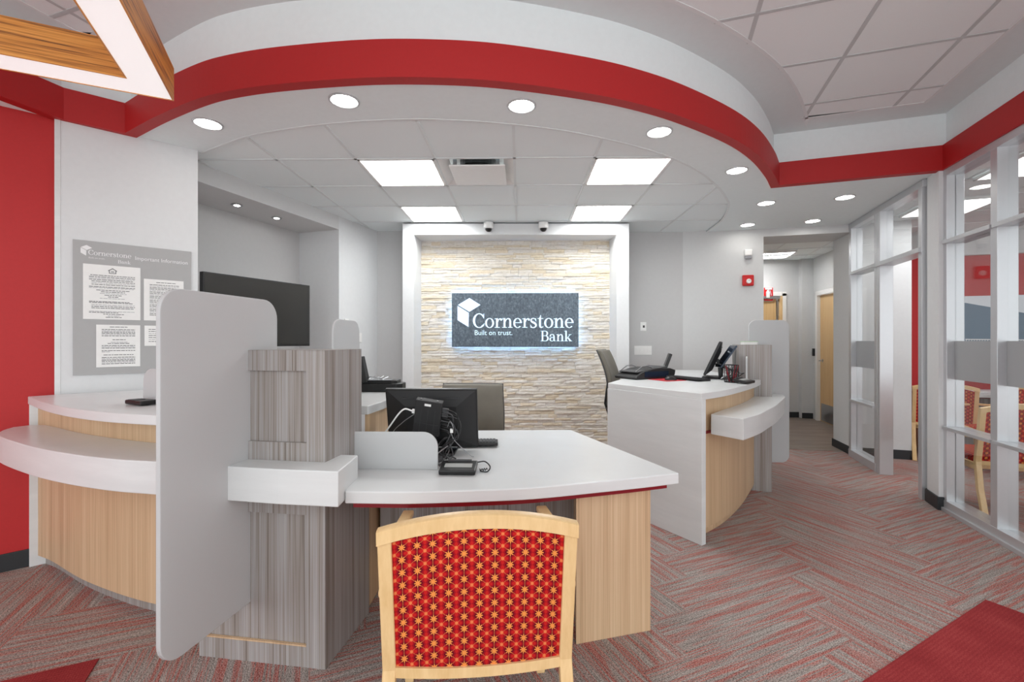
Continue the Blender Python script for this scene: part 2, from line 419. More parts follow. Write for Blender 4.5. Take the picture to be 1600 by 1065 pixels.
GL = {
 'C': (1.30, ring(.72,.75,.68,.78,.24,.09,38,322)+rect(1.18,.98,1.235,1.5)+pen([(1.2,1.0),(1.12,1.2),(1.0,1.36)],[.05,.09,.12])+pen([(1.02,.17),(1.17,.28),(1.25,.45)],[.16,.1,.05])),
 'o': (1.04, ring(.52,.5,.48,.53,.2,.07,0,360)),
 'r': (.80, rect(.17,0,.37,1)+rect(.02,0,.56,.06)+poly((.02,.9),(.2,.93),(.37,1.02),(.2,1),(.02,.96))+pen([(.36,.6),(.44,.84),(.6,.95),(.74,.9)],[.07,.09,.1,.12])+disc(.72,.86,.115)),
 'n': (1.16, rect(.17,0,.37,1)+rect(.02,0,.52,.06)+poly((.02,.9),(.2,.93),(.37,1.02),(.2,1),(.02,.96))+pen([(.36,.66),(.48,.88),(.66,.97),(.82,.88),(.88,.66)],[.06,.09,.11,.17,.2])+rect(.78,0,.98,.7)+rect(.64,0,1.12,.06)),
 'e': (.98, ring(.5,.5,.46,.53,.2,.07,0,318)+rect(.2,.5,.94,.57)),
 's': (.80, pen([(.66,.7),(.6,.9),(.4,.99),(.2,.92),(.16,.75),(.28,.61),(.52,.49),(.66,.33),(.62,.12),(.42,.01),(.2,.06),(.11,.3)],[.06,.1,.08,.12,.17,.2,.21,.2,.15,.09,.1,.05])+rect(.63,.68,.68,1.0)+rect(.09,0,.14,.33)),
 't': (.70, rect(.2,.18,.4,1.0)+poly((.2,1.0),(.4,1.0),(.4,1.34),(.34,1.34),(.28,1.14),(.2,1.04))+rect(.03,.93,.64,1.0)+pen([(.3,.3),(.33,.1),(.46,.03),(.64,.12)],[.2,.18,.11,.05])),
 'B': (1.26, rect(.2,0,.42,1.5)+rect(.03,0,.42,.06)+rect(.03,1.44,.42,1.5)+rect(.4,1.43,.7,1.5)+rect(.4,0,.75,.07)+rect(.4,.75,.74,.82)+ring(.7,1.125,.4,.375,.21,.07,-90,90)+ring(.74,.41,.46,.41,.23,.07,-90,90)),
 'a': (1.02, ring(.42,.28,.37,.31,.19,.07,60,300)+pen([(.6,.56),(.4,.54),(.3,.5)],[.07,.07,.05])+rect(.6,.1,.8,.72)+pen([(.14,.74),(.22,.92),(.45,.99),(.64,.9),(.7,.7)],[.16,.12,.08,.14,.19])+disc(.19,.76,.1)+pen([(.45,.0),(.62,.12)],[.06,.05])+pen([(.72,.14),(.8,.04),(.95,.06)],[.18,.1,.04])),
 'k': (1.16, rect(.17,0,.37,1.5)+rect(.02,0,.54,.06)+poly((.02,1.4),(.2,1.43),(.37,1.52),(.2,1.5),(.02,1.46))+pen([(.36,.36),(.6,.66),(.86,.95)],[.07,.07,.07])+pen([(.5,.58),(.68,.32),(.92,.03)],[.14,.2,.2])+rect(.62,.94,1.06,1.0)+rect(.72,0,1.14,.06)),
}
def serif_mb(txt, x0, y0, width, fn, th, mb=None, hscale=1.0):
    adv = sum(GL[c][0] for c in txt); k = width/adv; x = x0; mb = mb or MB()
    for c in txt:
        for i, q in enumerate(GL[c][1]):
            f = fn
            vs = [f(x+px*k, y0+py*k*hscale, th+(i % 5)*th*.02) for px, py in q]; n = len(vs)
            vs2 = [f(x+px*k, y0+py*k*hscale, 0) for px, py in q]
            mb.add(vs+vs2, [tuple(range(n)), tuple(range(n, 2*n))[::-1]]+[(j, (j+1)%n, (j+1)%n+n, j+n) for j in range(n)])
        x += GL[c][0]*k
    return mb
def logo_cube(x, y, w, fn, th):
    """two facets of an open cube: top rhombus and left face. (x,y) is its lower left, w its width"""
    s_ = w/245.0; q1 = [(0,235),(125,310),(245,235),(125,160)]; q2 = [(-5,225),(-5,70),(115,-5),(117,150)]
    mb = MB()
    for q in (q1, q2): mb.plate([(x+a*s_, y+b*s_) for a, b in q], fn, th)
    return mb

# ------------------------------------------------------------------ plan data (metres; z up)
HC = 2.743; HU = 3.20
curve = [(-2.609,2.956),(-2.244,2.749),(-1.874,2.564),(-1.631,2.476),(-1.306,2.408),(-.837,2.358),(-.47,2.360),(-.108,2.402),(.35,2.520),(.693,2.65),(1.039,2.835),(1.472,3.135),(1.80,3.44),(2.10,3.80),(2.278,4.048)]
cv = cat_rom(curve, 6)
open_path = [(-3.866,-.9),(-2.83,2.77)]+cv+[(3.385,3.712),(2.084,-.9)]
ell = cat_rom([(-2.365,3.308),(-1.887,3.054),(-1.60,2.955),(-1.294,2.882),(-.98,2.836),(-.652,2.818),(-.365,2.842),(-.073,2.892),(.26,2.982),(.538,3.098),(.85,3.258),(1.139,3.446),(1.47,3.74),(1.765,4.095),(1.992,4.424),(2.153,4.723),(2.318,5.261),(2.377,5.83)], 5)
LW0 = (-2.52,3.524); LW1 = (-1.823,5.765)
U = Vector((.961,-.277)); V = Vector((.277,.961)); O = Vector((3.47,3.76))
def L(a, b): p = O+U*a+V*b; return (p.x, p.y)

# ------------------------------------------------------------------ floor: herringbone carpet planks
def floor():
    me = bpy.data.meshes.new('floor'); bm = bmesh.new(); uvl = bm.loops.layers.uv.new('UVMap')
    Wp, Lp = .25, 1.0; th = R(25); c, s_ = math.cos(th), math.sin(th)
    rnd = random.Random(3)
    for j in range(-9, 10):
        for i in range(-40, 60):
            bx, by = i*Wp+j*2*Lp, i*Wp
            for (x, y, w, h) in ((bx, by, Lp, Wp), (bx+Lp, by-(Lp-Wp), Wp, Lp)):
                cx, cy = (x+w/2)*c-(y+h/2)*s_, (x+w/2)*s_+(y+h/2)*c
                if not (-7.5 < cx < 9 and -2.7 < cy < 9.2): continue
                P = [(x,y),(x+w,y),(x+w,y+h),(x,y+h)]
                vs = [bm.verts.new((px*c-py*s_, px*s_+py*c, 0)) for px, py in P]
                f = bm.faces.new(vs); ou, ov = rnd.random()*60, rnd.random()*60
                for lp, (px, py) in zip(f.loops, P):
                    a, b = (px-x, py-y) if w > h else (py-y, px-x)
                    lp[uvl].uv = (a+ou, b+ov)
    bm.to_mesh(me); bm.free(); me.materials.append(M['carpet'])
    o = bpy.data.objects.new('floor', me); C.objects.link(o); o['kind'] = 'structure'
floor()
b = MB(); b.prism([(3.0,5.86),(4.05,5.66),(5.6,7.2),(5.6,8.4),(2.6,8.4)], .001, .004)
struct('floor_hallway', b, M['hallwood'])
tag(link('floor_mat', MB().prism([(2.438,2.43),(1.371,1.842),(.2,1.19),(1.35,-.9),(3.9,.5),(2.95,1.5)], 0.0005, .006), M['mat']), 'dark red ribbed walk-off mat at the lower right of the carpet', 'mat')
tag(link('floor_mat', MB().prism([(-2.7,1.46),(-1.799,1.911),(-1.35,1.0),(-2.25,.5)], 0.0005, .006), M['mat']), 'small corner of dark red ribbed mat at lower left near the curved counter', 'mat')

# ------------------------------------------------------------------ walls
WH = 2.80
def wall(name, a, b, m, th=.12, z0=0, z1=WH, side=1): return struct(name, MB().wallseg(a, b, th, z0, z1, side=side), M[m])
dR = Vector((.733,.680))
ra = Vector((-2.89,2.778)); rb = ra-dR*4.6
wall('wall_left_red', tuple(rb), tuple(ra), 'red', .12)
struct('baseboard_left', MB().wallseg(tuple(rb-Vector((-dR.y,dR.x))*.012), tuple(ra-dR*.10-Vector((-dR.y,dR.x))*.012), .012, 0, .105), M['baseb'], bevel=.003)
# white column wall with the notice board
colA = (-2.872,2.770); colB = (-2.341,3.262)
struct('wall_left_white', MB().prism([(-2.887,2.776),(-2.875,2.762),colB,(-2.60,3.60),(-3.2,3.1)], 0, WH), M['wall_white'])
struct('trim_10', MB().prism([(-2.888,2.773),(-2.876,2.757),(-2.856,2.775),(-2.866,2.79)], 0, HC), M['solid'], bevel=.001)
# left wall with a niche
lw = Vector((LW1[0]-LW0[0], LW1[1]-LW0[1])).normalized(); ln = Vector((-lw.y, lw.x))
a0 = Vector(LW0)-lw*.35; nr = Vector((-2.035,5.07)); 
b = MB(); b.wallseg(tuple(nr), LW1, .7, 0, WH); struct('wall_left_back', b, M['wall_white'])
b = MB(); b.wallseg(tuple(a0), tuple(nr), .56, 2.61, WH); struct('trim_1', b, M['wall'])
b = MB(); b.wallseg(tuple(a0+ln*.55), tuple(nr+ln*.55), .12, 0, 2.65); struct('wall_left_niche', b, M['wall_grey'])
# back wall
b = MB(); b.wallseg((-1.823,5.765),(-1.2,5.775), .12, 0, WH); struct('wall_back_left', b, M['wall_grey'])
wall('wall_back_right', (1.1,5.855), (2.084,5.876), 'wall_grey')
wall('wall_back_angled', (2.084,5.876), (3.006,5.682), 'wall')
J0 = (3.006,5.682); J1 = (3.925,5.463)
b = MB(); b.wallseg(J0, J1, .5, 2.648, WH); struct('trim_2', b, M['wall'])
b = MB(); b.prism([J0, (3.006-.12*.2,5.8), (3.14,6.17), (3.11,6.18)], 0, 2.65)
b = MB(); b.prism([(2.97,5.69),J0,(3.12,6.17),(3.0,6.2)], 0, 2.65); struct('wall_opening_left', b, M['wall'])
b = MB(); b.prism([J1, (4.02,5.435), (4.3,5.35), (4.34,5.9),(4.05,5.965)], 0, 2.765); struct('wall_opening_right', b, M['wall'])
struct('baseboard_opening', MB().prism([(J1[0]-.006,J1[1]-.012),(3.965,5.438),(4.08,5.97),(4.042,5.985)], 0, .1), M['baseb'], bevel=.003)
struct('baseboard_back', MB().wallseg((2.084,5.862),(3.0,5.668), .012, 0, .1), M['baseb'])
# hallway beyond the opening
b = MB(); b.wallseg((2.6,8.16),(4.945,8.18), .12, 0, 2.85); struct('wall_hall_back', b, M['wall'])
b = MB(); b.prism([(4.945,8.09),(5.12,8.05),(5.25,8.3),(4.945,8.3)], 0, 2.85); struct('wall_hall_jog', b, M['wall'])
b = MB()
h0 = Vector((5.12,8.05)); h1 = Vector((4.80,6.62)); hd = (h1-h0).normalized(); hn = Vector((-hd.y, hd.x))
def H(a, n=0): p = h0+hd*a+hn*n; return (p.x, p.y)
b.wallseg(H(0), H(.20), .12, 0, 2.85); b.wallseg(H(1.20), H(1.6), .12, 0, 2.85); b.wallseg(H(.20), H(1.20), .12, 2.20, 2.85)
struct('wall_hall_right', b, M['wall'])
struct('wall_hall_left', MB().wallseg((3.1,6.15),(2.9,8.3), .12, 0, 2.85), M['wall'])
b = MB(); b.wallseg((4.72,8.166),(4.945,8.168), .012, 0, .1); b.wallseg((4.945,8.078),(5.11,8.04), .012, 0, .1); struct('baseboard_hall', b, M['baseb'])
b = MB(); b.prism([(2.6,5.9),(4.1,5.6),(5.9,6.2),(5.9,8.5),(2.6,8.5)], 2.80, 2.82)
hc = struct('ceiling_hall', b, M['tile'])
g = MB()
for k in range(-3, 5):
    p = Vector((4.05,7.25))+V*.61*k; g.wallseg(tuple(p-U*2), tuple(p+U*2), .02, 2.793, 2.80)
    p = Vector((4.05,7.25))+U*.61*k; g.wallseg(tuple(p-V*2), tuple(p+V*2), .02, 2.793, 2.80)
link('ceiling_grid', g, M['grid'], parent=hc); 
bpy.data.objects['ceiling_grid'].location = -Vector(hc['_o']) + Vector(hc['_o'])

# hall doors
d = bpy.data.objects.new('door_1', None); C.objects.link(d); d.location = (*H(.7), 0); d['_o'] = (*H(.7), 0); d['kind'] = 'structure'
b = MB()
for aa in (.14, 1.19): b.wallseg(H(aa, -.02), H(aa+.07, -.02), .05, 0, 2.20)
b.wallseg(H(.14, -.02), H(1.26, -.02), .05, 2.13, 2.205)
link('door_frame', b, M['white_pl'], d)
b = MB().wallseg(H(.212, .03), H(1.188, .03), .045, .008, 2.128); lf = link('door_leaf', b, M['door'], d)
link('kick_plate', MB().wallseg(H(.25, .027), H(1.14, .027), .004, .02, .31), M['steel'], lf)
b = MB(); hp = Vector((*H(.30, .028), 1.03)); h3 = Vector((*hd, 0)); n3 = Vector((*hn, 0))
b.lathe(hp, [(.03,0),(.03,.008)], 16, rot=n3.to_track_quat('Z','Y').to_matrix()); b.tube([hp, hp-n3*.05, hp-n3*.055+h3*.02, hp-n3*.055+h3*.12], .010)
link('door_handle', b, M['chrome'], lf)
d = bpy.data.objects.new('door_2', None); C.objects.link(d); d.location = (4.2,8.16,0); d['_o'] = (4.2,8.16,0); d['kind'] = 'structure'
b = MB(); b.box((3.72,8.15,1.1),(.07,.05,2.2)); b.box((4.665,8.155,1.1),(.07,.05,2.2)); b.box((4.19,8.155,2.195),(1.02,.05,.07)); link('door_frame', b, M['white_pl'], d)
link('door_leaf', MB().box((4.13,8.145,1.08),(.78,.03,2.14)), M['door'], d)
b = MB(); b.box((4.40,8.105,2.125),(.34,.04,.045)); b.tube([(4.3,8.08,2.11),(4.15,8.06,2.11)], .009); link('door_closer', b, M['steel'], d)
b = MB(); b.box((4.572,8.138,1.93),(.07,.006,.26)); link('door_hinge', b, M['steel'], d)
b = MB(); b.box((4.60,8.14,1.08),(.06,.035,2.14)); link('door_edge', b, M['beech'], d)

t = thing('wall_sign', 'small red and white fire extinguisher sign on the hallway wall beside the door frame', 'sign', (4.37,8.13,2.07))
link('sign_panel', MB().box((4.37,8.101,2.185),(.155,.012,.23)), M['redp'], t)
b = MB(); b.lathe((4.355,8.090,2.12),[(.03,0),(.032,.02),(.032,.10),(.012,.125),(.01,.14)],12); b.box((4.37,8.093,2.28),(.12,.004,.03)); b.tube([(4.36,8.09,2.262),(4.40,8.09,2.24),(4.415,8.09,2.16)],.006,6)
b.add([(4.35,8.092,2.098),(4.42,8.092,2.098),(4.42,8.092,2.13)],[(0,1,2)])
link('extinguisher_symbol', b, M['white_pl'], t)
link('sign_border', MB().box((4.37,8.117,2.185),(.175,.020,.25)), M['white_pl'], t)
b = MB(); rr = H(.06, -.02); b.box((rr[0], rr[1], 1.165),(.045,.03,.13), math.atan2(hd.y, hd.x))
tag(link('card_reader', b, M['black'], bevel=.004), 'small black card reader on the hallway wall left of the maple door', 'card reader')

# ------------------------------------------------------------------ stone feature wall in its white portal
b = MB(); b.prism([(-1.389,5.34),(-1.256,5.342),(-1.24,5.70),(-1.24,5.9),(-1.389,5.9)], 0, 2.743)
b.prism([(1.281,5.384),(1.133,5.381),(1.107,5.70),(1.107,5.9),(1.281,5.9)], 0, 2.743)
b.prism([(-1.389,5.34),(1.281,5.384),(1.281,5.9),(-1.389,5.9)], 2.612, 2.743)
struct('wall_back_portal', b, M['wall_white'], bevel=.002)
def stone_wall():
    me = bpy.data.meshes.new('wall_back_stone'); bm = bmesh.new(); rnd = random.Random(11)
    x0, x1, Y = -1.25, 1.118, 5.69
    z = 0.0; row = 0
    while z < 2.62:
        h = rnd.choice((.026,.032,.038,.044)); x = x0-rnd.random()*.1
        while x < x1:
            w = rnd.uniform(.09, .34); a, e = max(x, x0), min(x+w, x1)
            if e-a > .015:
                dep = rnd.uniform(.006, .022); nx = max(2, int((e-a)/.035)); nz = 2; g_ = {}
                for i in range(nx+1):
                    for k in range(nz+1):
                        px = a+.001+(e-a-.002)*i/nx; pz = z+.0008+(h-.0016)*k/nz
                        q = noise.noise(Vector((px*14, pz*30, row*3.1)))*.008
                        edge = .004 if i in (0, nx) or k in (0, nz) else 0
                        g_[i, k] = bm.verts.new((px, Y-dep-q+edge, min(pz, 2.64)))
                for i in range(nx):
                    for k in range(nz): bm.faces.new((g_[i,k], g_[i+1,k], g_[i+1,k+1], g_[i,k+1]))
                rim = [(i,0) for i in range(nx+1)]+[(nx,k) for k in range(1,nz+1)]+[(i,nz) for i in range(nx-1,-1,-1)]+[(0,k) for k in range(nz-1,0,-1)]
                back = {r_: bm.verts.new((g_[r_].co.x, Y+.01, g_[r_].co.z)) for r_ in rim}
                for p_, q_ in zip(rim, rim[1:]+rim[:1]): bm.faces.new((g_[q_], g_[p_], back[p_], back[q_]))
            x += w
        z += h; row += 1
    bm.to_mesh(me); bm.free(); me.materials.append(M['stone'])
    o = bpy.data.objects.new('wall_back_stone', me); C.objects.link(o); o['kind'] = 'structure'
stone_wall()
struct('wall_back_core', MB().box((-.05,5.78,1.37),(2.6,.16,2.74)), M['shadowgap'])

# backlit sign
def sfn(x, y, t_): return (x, 5.575-t_, y)
t = thing('bank_sign', 'dark slate backlit sign reading Cornerstone Bank on the pale stone wall', 'sign', (-.065,5.6,1.29))
X0, X1, Z0, Z1 = -.842, .712, 1.287, 1.947
sp_ = link('sign_panel', MB().box(((X0+X1)/2,5.595,(Z0+Z1)/2),(X1-X0,.04,Z1-Z0)), M['signface'], t, bevel=.002)
SW = (X1-X0)/1378.0                                                    # sign units: 1378 wide, 580 high
def sx(u): return X0+(u-112)*SW
def sz(v): return Z1-(v-130)*SW*((Z1-Z0)/(580*SW))
link('logo_mark', logo_cube(sx(180), sz(490), 245*SW, sfn, .006), M['lettere'], t)
link('lettering', serif_mb('Cornerstone', sx(338), sz(503), 1100*SW, sfn, .006, hscale=1.0), M['lettere'], t)
link('lettering', serif_mb('Bank', sx(1076), sz(648), 345*SW, sfn, .006, hscale=1.0), M['lettere'], t)
link('tagline', text_mb('Built on trust.', 70*SW*1.1, lambda x, y, q: sfn(sx(358)+x, sz(582)+y, q), width=408*SW, th=.006), M['lettere'], t)
for z_ in (Z0+.03, Z1-.03): link('led_strip', MB().box(((X0+X1)/2,5.619,z_),(X1-X0-.06,.006,.02)), M['ledblue'], sp_)
for x_ in (X0+.03, X1-.03): link('led_strip', MB().box((x_,5.619,(Z0+Z1)/2),(.02,.006,Z1-Z0-.1)), M['ledblue'], sp_)
for x_ in (X0+.25, X1-.25, (X0+X1)/2):
    for z_ in (Z0+.1, Z1-.1): link('standoff', MB().box((x_,5.64,z_),(.03,.05,.03)), M['steel'], sp_)
for i, (x_, lab) in enumerate(((-.372,'white dome camera under the ceiling, left of the two above the sign'),(.269,'white dome camera under the ceiling, right of the two above the sign'))):
    t = thing('dome_camera', lab, 'security camera', (x_,5.33,2.67), group='dome cameras above the stone wall')
    b = MB(); b.lathe((x_,5.318,2.68),[(.045,-.008),(.056,0),(.058,.03),(.056,.0625)],28); link('housing', b, M['white_pl'], t, smooth=True)
    b = MB(); b.lathe((x_,5.318,2.68),[(.004,-.045),(.02,-.041),(.034,-.028),(.041,-.008),(.041,.005)],24); link('dome_lens', b, M['black'], t, smooth=True)

# ------------------------------------------------------------------ ceilings
outer = [(-7,-.9),(-7,6.3),(2.1,6.0),(3.05,5.78),(3.99,5.52),(3.53,3.9),(3.52,3.72),(2.22,-.9)]
soff = outer+offset(open_path, .02)[::-1]
hole = ell+[(2.3,6.1),(-1.75,6.1),(LW1[0]-.03,LW1[1]),(LW0[0]-.02,LW0[1]),(-2.40,3.33)]
flat_with_holes('ceiling', [soff, hole], HC, .02, M['soffit'])
# edge trim of the curved tile area
tr_in = offset(ell, -.0); tr_out = offset(ell, -.022)
struct('trim_3', MB().strip(ell, offset(ell, .02), HC-.003, HC+.006), M['grid'])
# red fascia and white riser
op_out = offset(open_path, .07)
rf = struct('trim_4', MB().strip(open_path, op_out, HC-.012, 2.93), M['redband'])
struct('wall_riser', MB().strip(offset(open_path, .045), offset(open_path, .12), HC+.02, HU+.01), M['soffit'])
struct('trim_5', MB().strip(op_out, offset(open_path, .085), HC-.004, HC+.01), M['letw'])
inset = offset(open_path, -.20)
big = offset(open_path, .15)
flat_with_holes('ceiling_upper', [big, inset], HU, .02, plain('upper_drywall_paint', (222, 230, 231), .8))
struct('trim_6', MB().strip(inset, offset(inset, -.022), HU-.0032, HU+.005), M['grid'])
b = MB().prism([(-6,-.9),(3.4,-.9),(4.2,3.9),(2.2,4.3),(-3.4,3.4)], HU+.0005, HU+.03)
uc = struct('ceiling_tiles_upper', b, M['tile'])
g = MB(); G = Vector((2.095,2.989)); gu = Vector((.956,-.294)); gv = Vector((.294,.956))
def clipseg(p, q, polyg):
    ts = []
    n = len(polyg)
    for i in range(n):
        r_ = intersect_line_line_2d(p, q, Vector(polyg[i]), Vector(polyg[(i+1)%n]))
        if r_: ts.append((Vector(r_)-p).length)
    ts.sort(); d_ = (q-p).normalized()
    return [(p+d_*ts[i], p+d_*ts[i+1]) for i in range(0, len(ts)-1, 2)]
for k in range(-12, 14):
    for dz_, P_, D in ((0, G+gv*.61*k, gu), (.0006, G+gu*.61*k, gv)):
        for a_, e_ in clipseg(P_-D*12+Vector((.0007,.0003)), P_+D*12, inset):
            g.wallseg(tuple(a_-Vector((-D.y,D.x))*.012), tuple(e_-Vector((-D.y,D.x))*.012), .024, HU-.0025+dz_, HU+.004)
struct('trim_7', g, plain('upper_grid_metal', (196, 202, 203), .6))
# inner tiles in cells: some cells hold lights or the diffuser
tx0, ty0 = -1.265, 3.47
troff_cells = {(0,0),(0,2),(3,0),(3,2)}; vent_cell = (1,0)
cells = sorted(troff_cells)+[vent_cell]
tile_poly = [(p[0], p[1]) for p in offset(ell, -.12)]+[(2.45,6.05),(-1.75,6.05),(LW1[0]-.05,LW1[1]),(LW0[0]-.05,LW0[1]),(-2.52,3.25)]
sq = [[(tx0+.61*(i+a_*w_), ty0+.61*(j+c_)) for a_, c_ in ((0,0),(1,0),(1,1),(0,1))] for i, j, w_ in ((0,0,2),(0,2,1),(3,0,1),(3,2,1))]
flat_with_holes('ceiling_tiles', [tile_poly]+sq, 2.7585, .006, M['tile'])
g = MB()
for i in range(-3, 9):
    for a_, e_ in clipseg(Vector((tx0+.61*i, 1.0)), Vector((tx0+.61*i, 8.0)), tile_poly): g.box((a_.x, (a_.y+e_.y)/2, 2.7555), (.020, (e_-a_).length, .006))
for j in range(-2, 6):
    for a_, e_ in clipseg(Vector((-5, ty0+.61*j)), Vector((5, ty0+.61*j)), tile_poly): g.box(((a_.x+e_.x)/2, a_.y, 2.755), ((e_-a_).length, .020, .005))
struct('trim_8', g, M['grid'])

def troffer(cx, cy, z, rz, label, group, lens='troff'):
    t = thing('ceiling_light', label, 'ceiling light', (cx, cy, z), rz, group)
    h = .295; b = MB(); fm = None
    for s_ in (-1, 1):
        b.box((s_*(h-.008),0,.012),(.016,.59,.03)); b.box((0,s_*(h-.008),.012),(.59,.016,.03))
    b.box((0,0,.085),(.60,.60,.01)); 
    for s_ in (-1,1): b.box((s_*.299,0,.05),(.004,.60,.07)); b.box((0,s_*.299,.05),(.60,.004,.07))
    link('frame', b, M['white_pl'], t, world=False)
    b = MB(); n = 9; vs = []
    for i in range(n+1):
        a = -.11+.22*i/n; vs += [(-.28,a,.045-.02*math.cos(a/.11*1.5)),(.28,a,.045-.02*math.cos(a/.11*1.5))]
    b.add(vs, [(2*i,2*i+1,2*i+3,2*i+2) for i in range(n)]); link('lens', b, M[lens], t, world=False)
    for s_ in (-1,1):
        b = MB(); b.add([(-.28,s_*.11,.046),(.28,s_*.11,.046),(.28,s_*.28,.014),(-.28,s_*.28,.014)],[(0,1,2,3)]); link('side_reflector', b, M['troff2'], t, world=False)
    return t
for (i, j), lab in zip(sorted(troff_cells), ('square troffer light in the tiled ceiling, front left of four','square troffer light in the tiled ceiling, back left of four','square troffer light in the tiled ceiling, front right of four','square troffer light in the tiled ceiling, back right of four')):
    troffer(tx0+.61*i+.305, ty0+.61*j+.305, 2.752, 0, lab, 'troffers over the counters')
troffer(4.16, 7.62, 2.772, R(-16), 'square troffer light in the hallway ceiling', None, 'troffh')
# air diffuser
cx, cy = tx0+.61*1.5, ty0+.305
t = thing('air_diffuser', 'white square air diffuser between the two front troffers', 'air vent', (cx, cy, 2.72))
b = MB()
for s_ in (-1,1):
    b.add([(cx+s_*.30,cy-.30,2.757),(cx+s_*.30,cy+.30,2.757),(cx+s_*.215,cy+.215,2.80),(cx+s_*.215,cy-.215,2.80)],[(0,1,2,3)])
    b.add([(cx-.30,cy+s_*.30,2.757),(cx+.30,cy+s_*.30,2.757),(cx+.215,cy+s_*.215,2.80),(cx-.215,cy+s_*.215,2.80)],[(0,1,2,3)])
b.box((cx,cy,2.86),(.5,.5,.01))
link('surround', b, M['white_pl'], t)
link('duct_neck', MB().lathe((cx,cy,2.79),[(.15,.062),(.15,0),(.146,0),(.146,.06)],28), M['black'], t)
link('face_plate', MB().box((cx+.01,cy,2.735),(.44,.44,.012)), M['white_pl'], t, bevel=.003)
for sx_ in (-1,1):
    for sy_ in (-1,1): link('bracket', MB().box((cx+sx_*.17,cy+sy_*.17,2.77),(.03,.012,.06)), M['steel'], t)

dl = [((-1.988,2.861),'leftmost of the row following the curve'),((-1.013,2.601),'second from the left along the curve'),((.007,2.677),'third from the left, at the top of the curve'),((.919,3.029),'fourth along the curve, right of centre'),((1.754,3.723),'fifth along the curve, near the red corner'),((2.464,4.61),'left one just beyond the red corner'),((3.123,4.439),'large right one in front of the glass partition'),((2.704,5.469),'left one close to the back wall'),((3.37,5.308),'right one close to the hallway opening')]
def downlight(x, y, z, lab, grp, r=.075, mat='down'):
    t = thing('recessed_downlight', lab, 'downlight', (x, y, z-.008), group=grp)
    b = MB(); n = 28; vs = []
    for rr, zz_ in ((r+.012, 0), (r+.011, -.006), (r, -.007), (r-.004, -.0015)):
        for k in range(n): vs.append((x+rr*math.cos(2*math.pi*k/n), y+rr*math.sin(2*math.pi*k/n), z+zz_))
    b.add(vs, [(i*n+k, i*n+(k+1)%n, (i+1)*n+(k+1)%n, (i+1)*n+k) for i in range(3) for k in range(n)])
    link('trim_ring', b, M['alu'], t, smooth=True)
    link('lens', MB().lathe((x,y,z-.0025),[(r-.003,0),(r-.003,.001)],28), M[mat], t)
for (p, lab) in dl: downlight(p[0], p[1], HC, 'round recessed downlight, '+lab, 'recessed downlights in the white soffit')
for (p, lab) in (((-2.60,4.13),'left of two'),((-2.47,4.57),'right of two')):
    t = thing('recessed_downlight', 'small gimbal spotlight in the niche ceiling, '+lab, 'downlight', (p[0],p[1],2.60), group='niche spotlights')
    b = MB(); b.lathe((p[0],p[1],2.601),[(.045,.009),(.05,.004),(.048,0),(.03,0),(.028,.008)],24); link('trim_ring', b, M['steel'], t)
    link('lens', MB().lathe((p[0],p[1],2.598),[(.02,0),(.022,.008)],16), M['down'], t)

# hanging square wooden pendant
t = thing('pendant_light', 'hanging square zebrawood frame light with white luminous underside, upper left', 'pendant light', (-1.647,2.135,2.5), math.atan2(-.898,.439))
Ls, w_ = 1.25, .145                                                    # local x runs along the right arm, local y along the left arm (negative side)
b = MB()
def pring(o0, o1, z0, z1): 
    q0 = [(o0,-o0),(Ls-o0,-o0),(Ls-o0,-Ls+o0),(o0,-Ls+o0)]; q1 = [(o1,-o1),(Ls-o1,-o1),(Ls-o1,-Ls+o1),(o1,-Ls+o1)]
    vs = [(x,y,z_) for z_ in (z0, z1) for q in (q0, q1) for x, y in q]
    fs = []
    for i in range(4):
        j = (i+1)%4
        fs += [(i,j,4+j,4+i), (8+i,12+i,12+j,8+j), (i,8+i,8+j,j), (4+i,4+j,12+j,12+i)]
    return MB().add(vs, fs)
link('outer_rim', pring(0, .006, 0, .155), M['zebra'], t, world=False)
link('inner_rim', pring(w_-.006, w_, 0, .155), M['zebra'], t, world=False)
link('top_cover', pring(.006, w_-.006, .145, .154), M['zebra'], t, world=False)
link('lens', pring(.006, w_-.006, .002, .012), M['pend'], t, world=False)
for (x_, y_) in ((.30,-.07),(.07,-1.1),(Ls-.07,-Ls+.07)):
    link('suspension_rod', MB().tube([(x_,y_,.15),(x_,y_,.70)], .006), M['white_pl'], t, world=False)

# ------------------------------------------------------------------ notice board on the white column wall
bd = Vector((colB[0]-colA[0], colB[1]-colA[1])).normalized(); bn = Vector((bd.y, -bd.x)); bo = Vector((-2.882,2.794))-(Vector((-2.882,2.794))-Vector(colA)).dot(bn)*bn
def BF(s_, z_, t_): p = bo+bd*s_+bn*t_; return (p.x, p.y, z_)
def bplate(s0, s1, z0, z1, t0, th): return MB().plate([(s0,z0),(s1,z0),(s1,z1),(s0,z1)], lambda a, c_, q: BF(a, c_, t0+q), th)
t = thing('notice_board', 'grey information board lettered Cornerstone Bank Important Information on the white wall', 'notice board', BF(.36,1.143,.01))
link('board_panel', bplate(.061,.674,1.143,2.0,.001,.012), M['board'], t, bevel=.001)
f0 = lambda a, c_, q: BF(a, c_, .0132+q)
link('logo_mark', logo_cube(.098, 1.905, .053, f0, .001), M['letw'], t)
link('lettering', serif_mb('Cornerstone', .132, 1.912, .212, f0, .001, hscale=1.05), M['letw'], t)
link('lettering', serif_mb('Bank', .275, 1.872, .066, f0, .001, hscale=1.05), M['letw'], t)
link('tagline', text_mb('Built on trust.', .014, lambda x, y, q: f0(.134+x, 1.889+y, q), th=.001), M['letw'], t)
link('heading', text_mb('Important Information', .036, lambda x, y, q: f0(.362+x, 1.905+y, q), width=.288, th=.001), M['letw'], t)
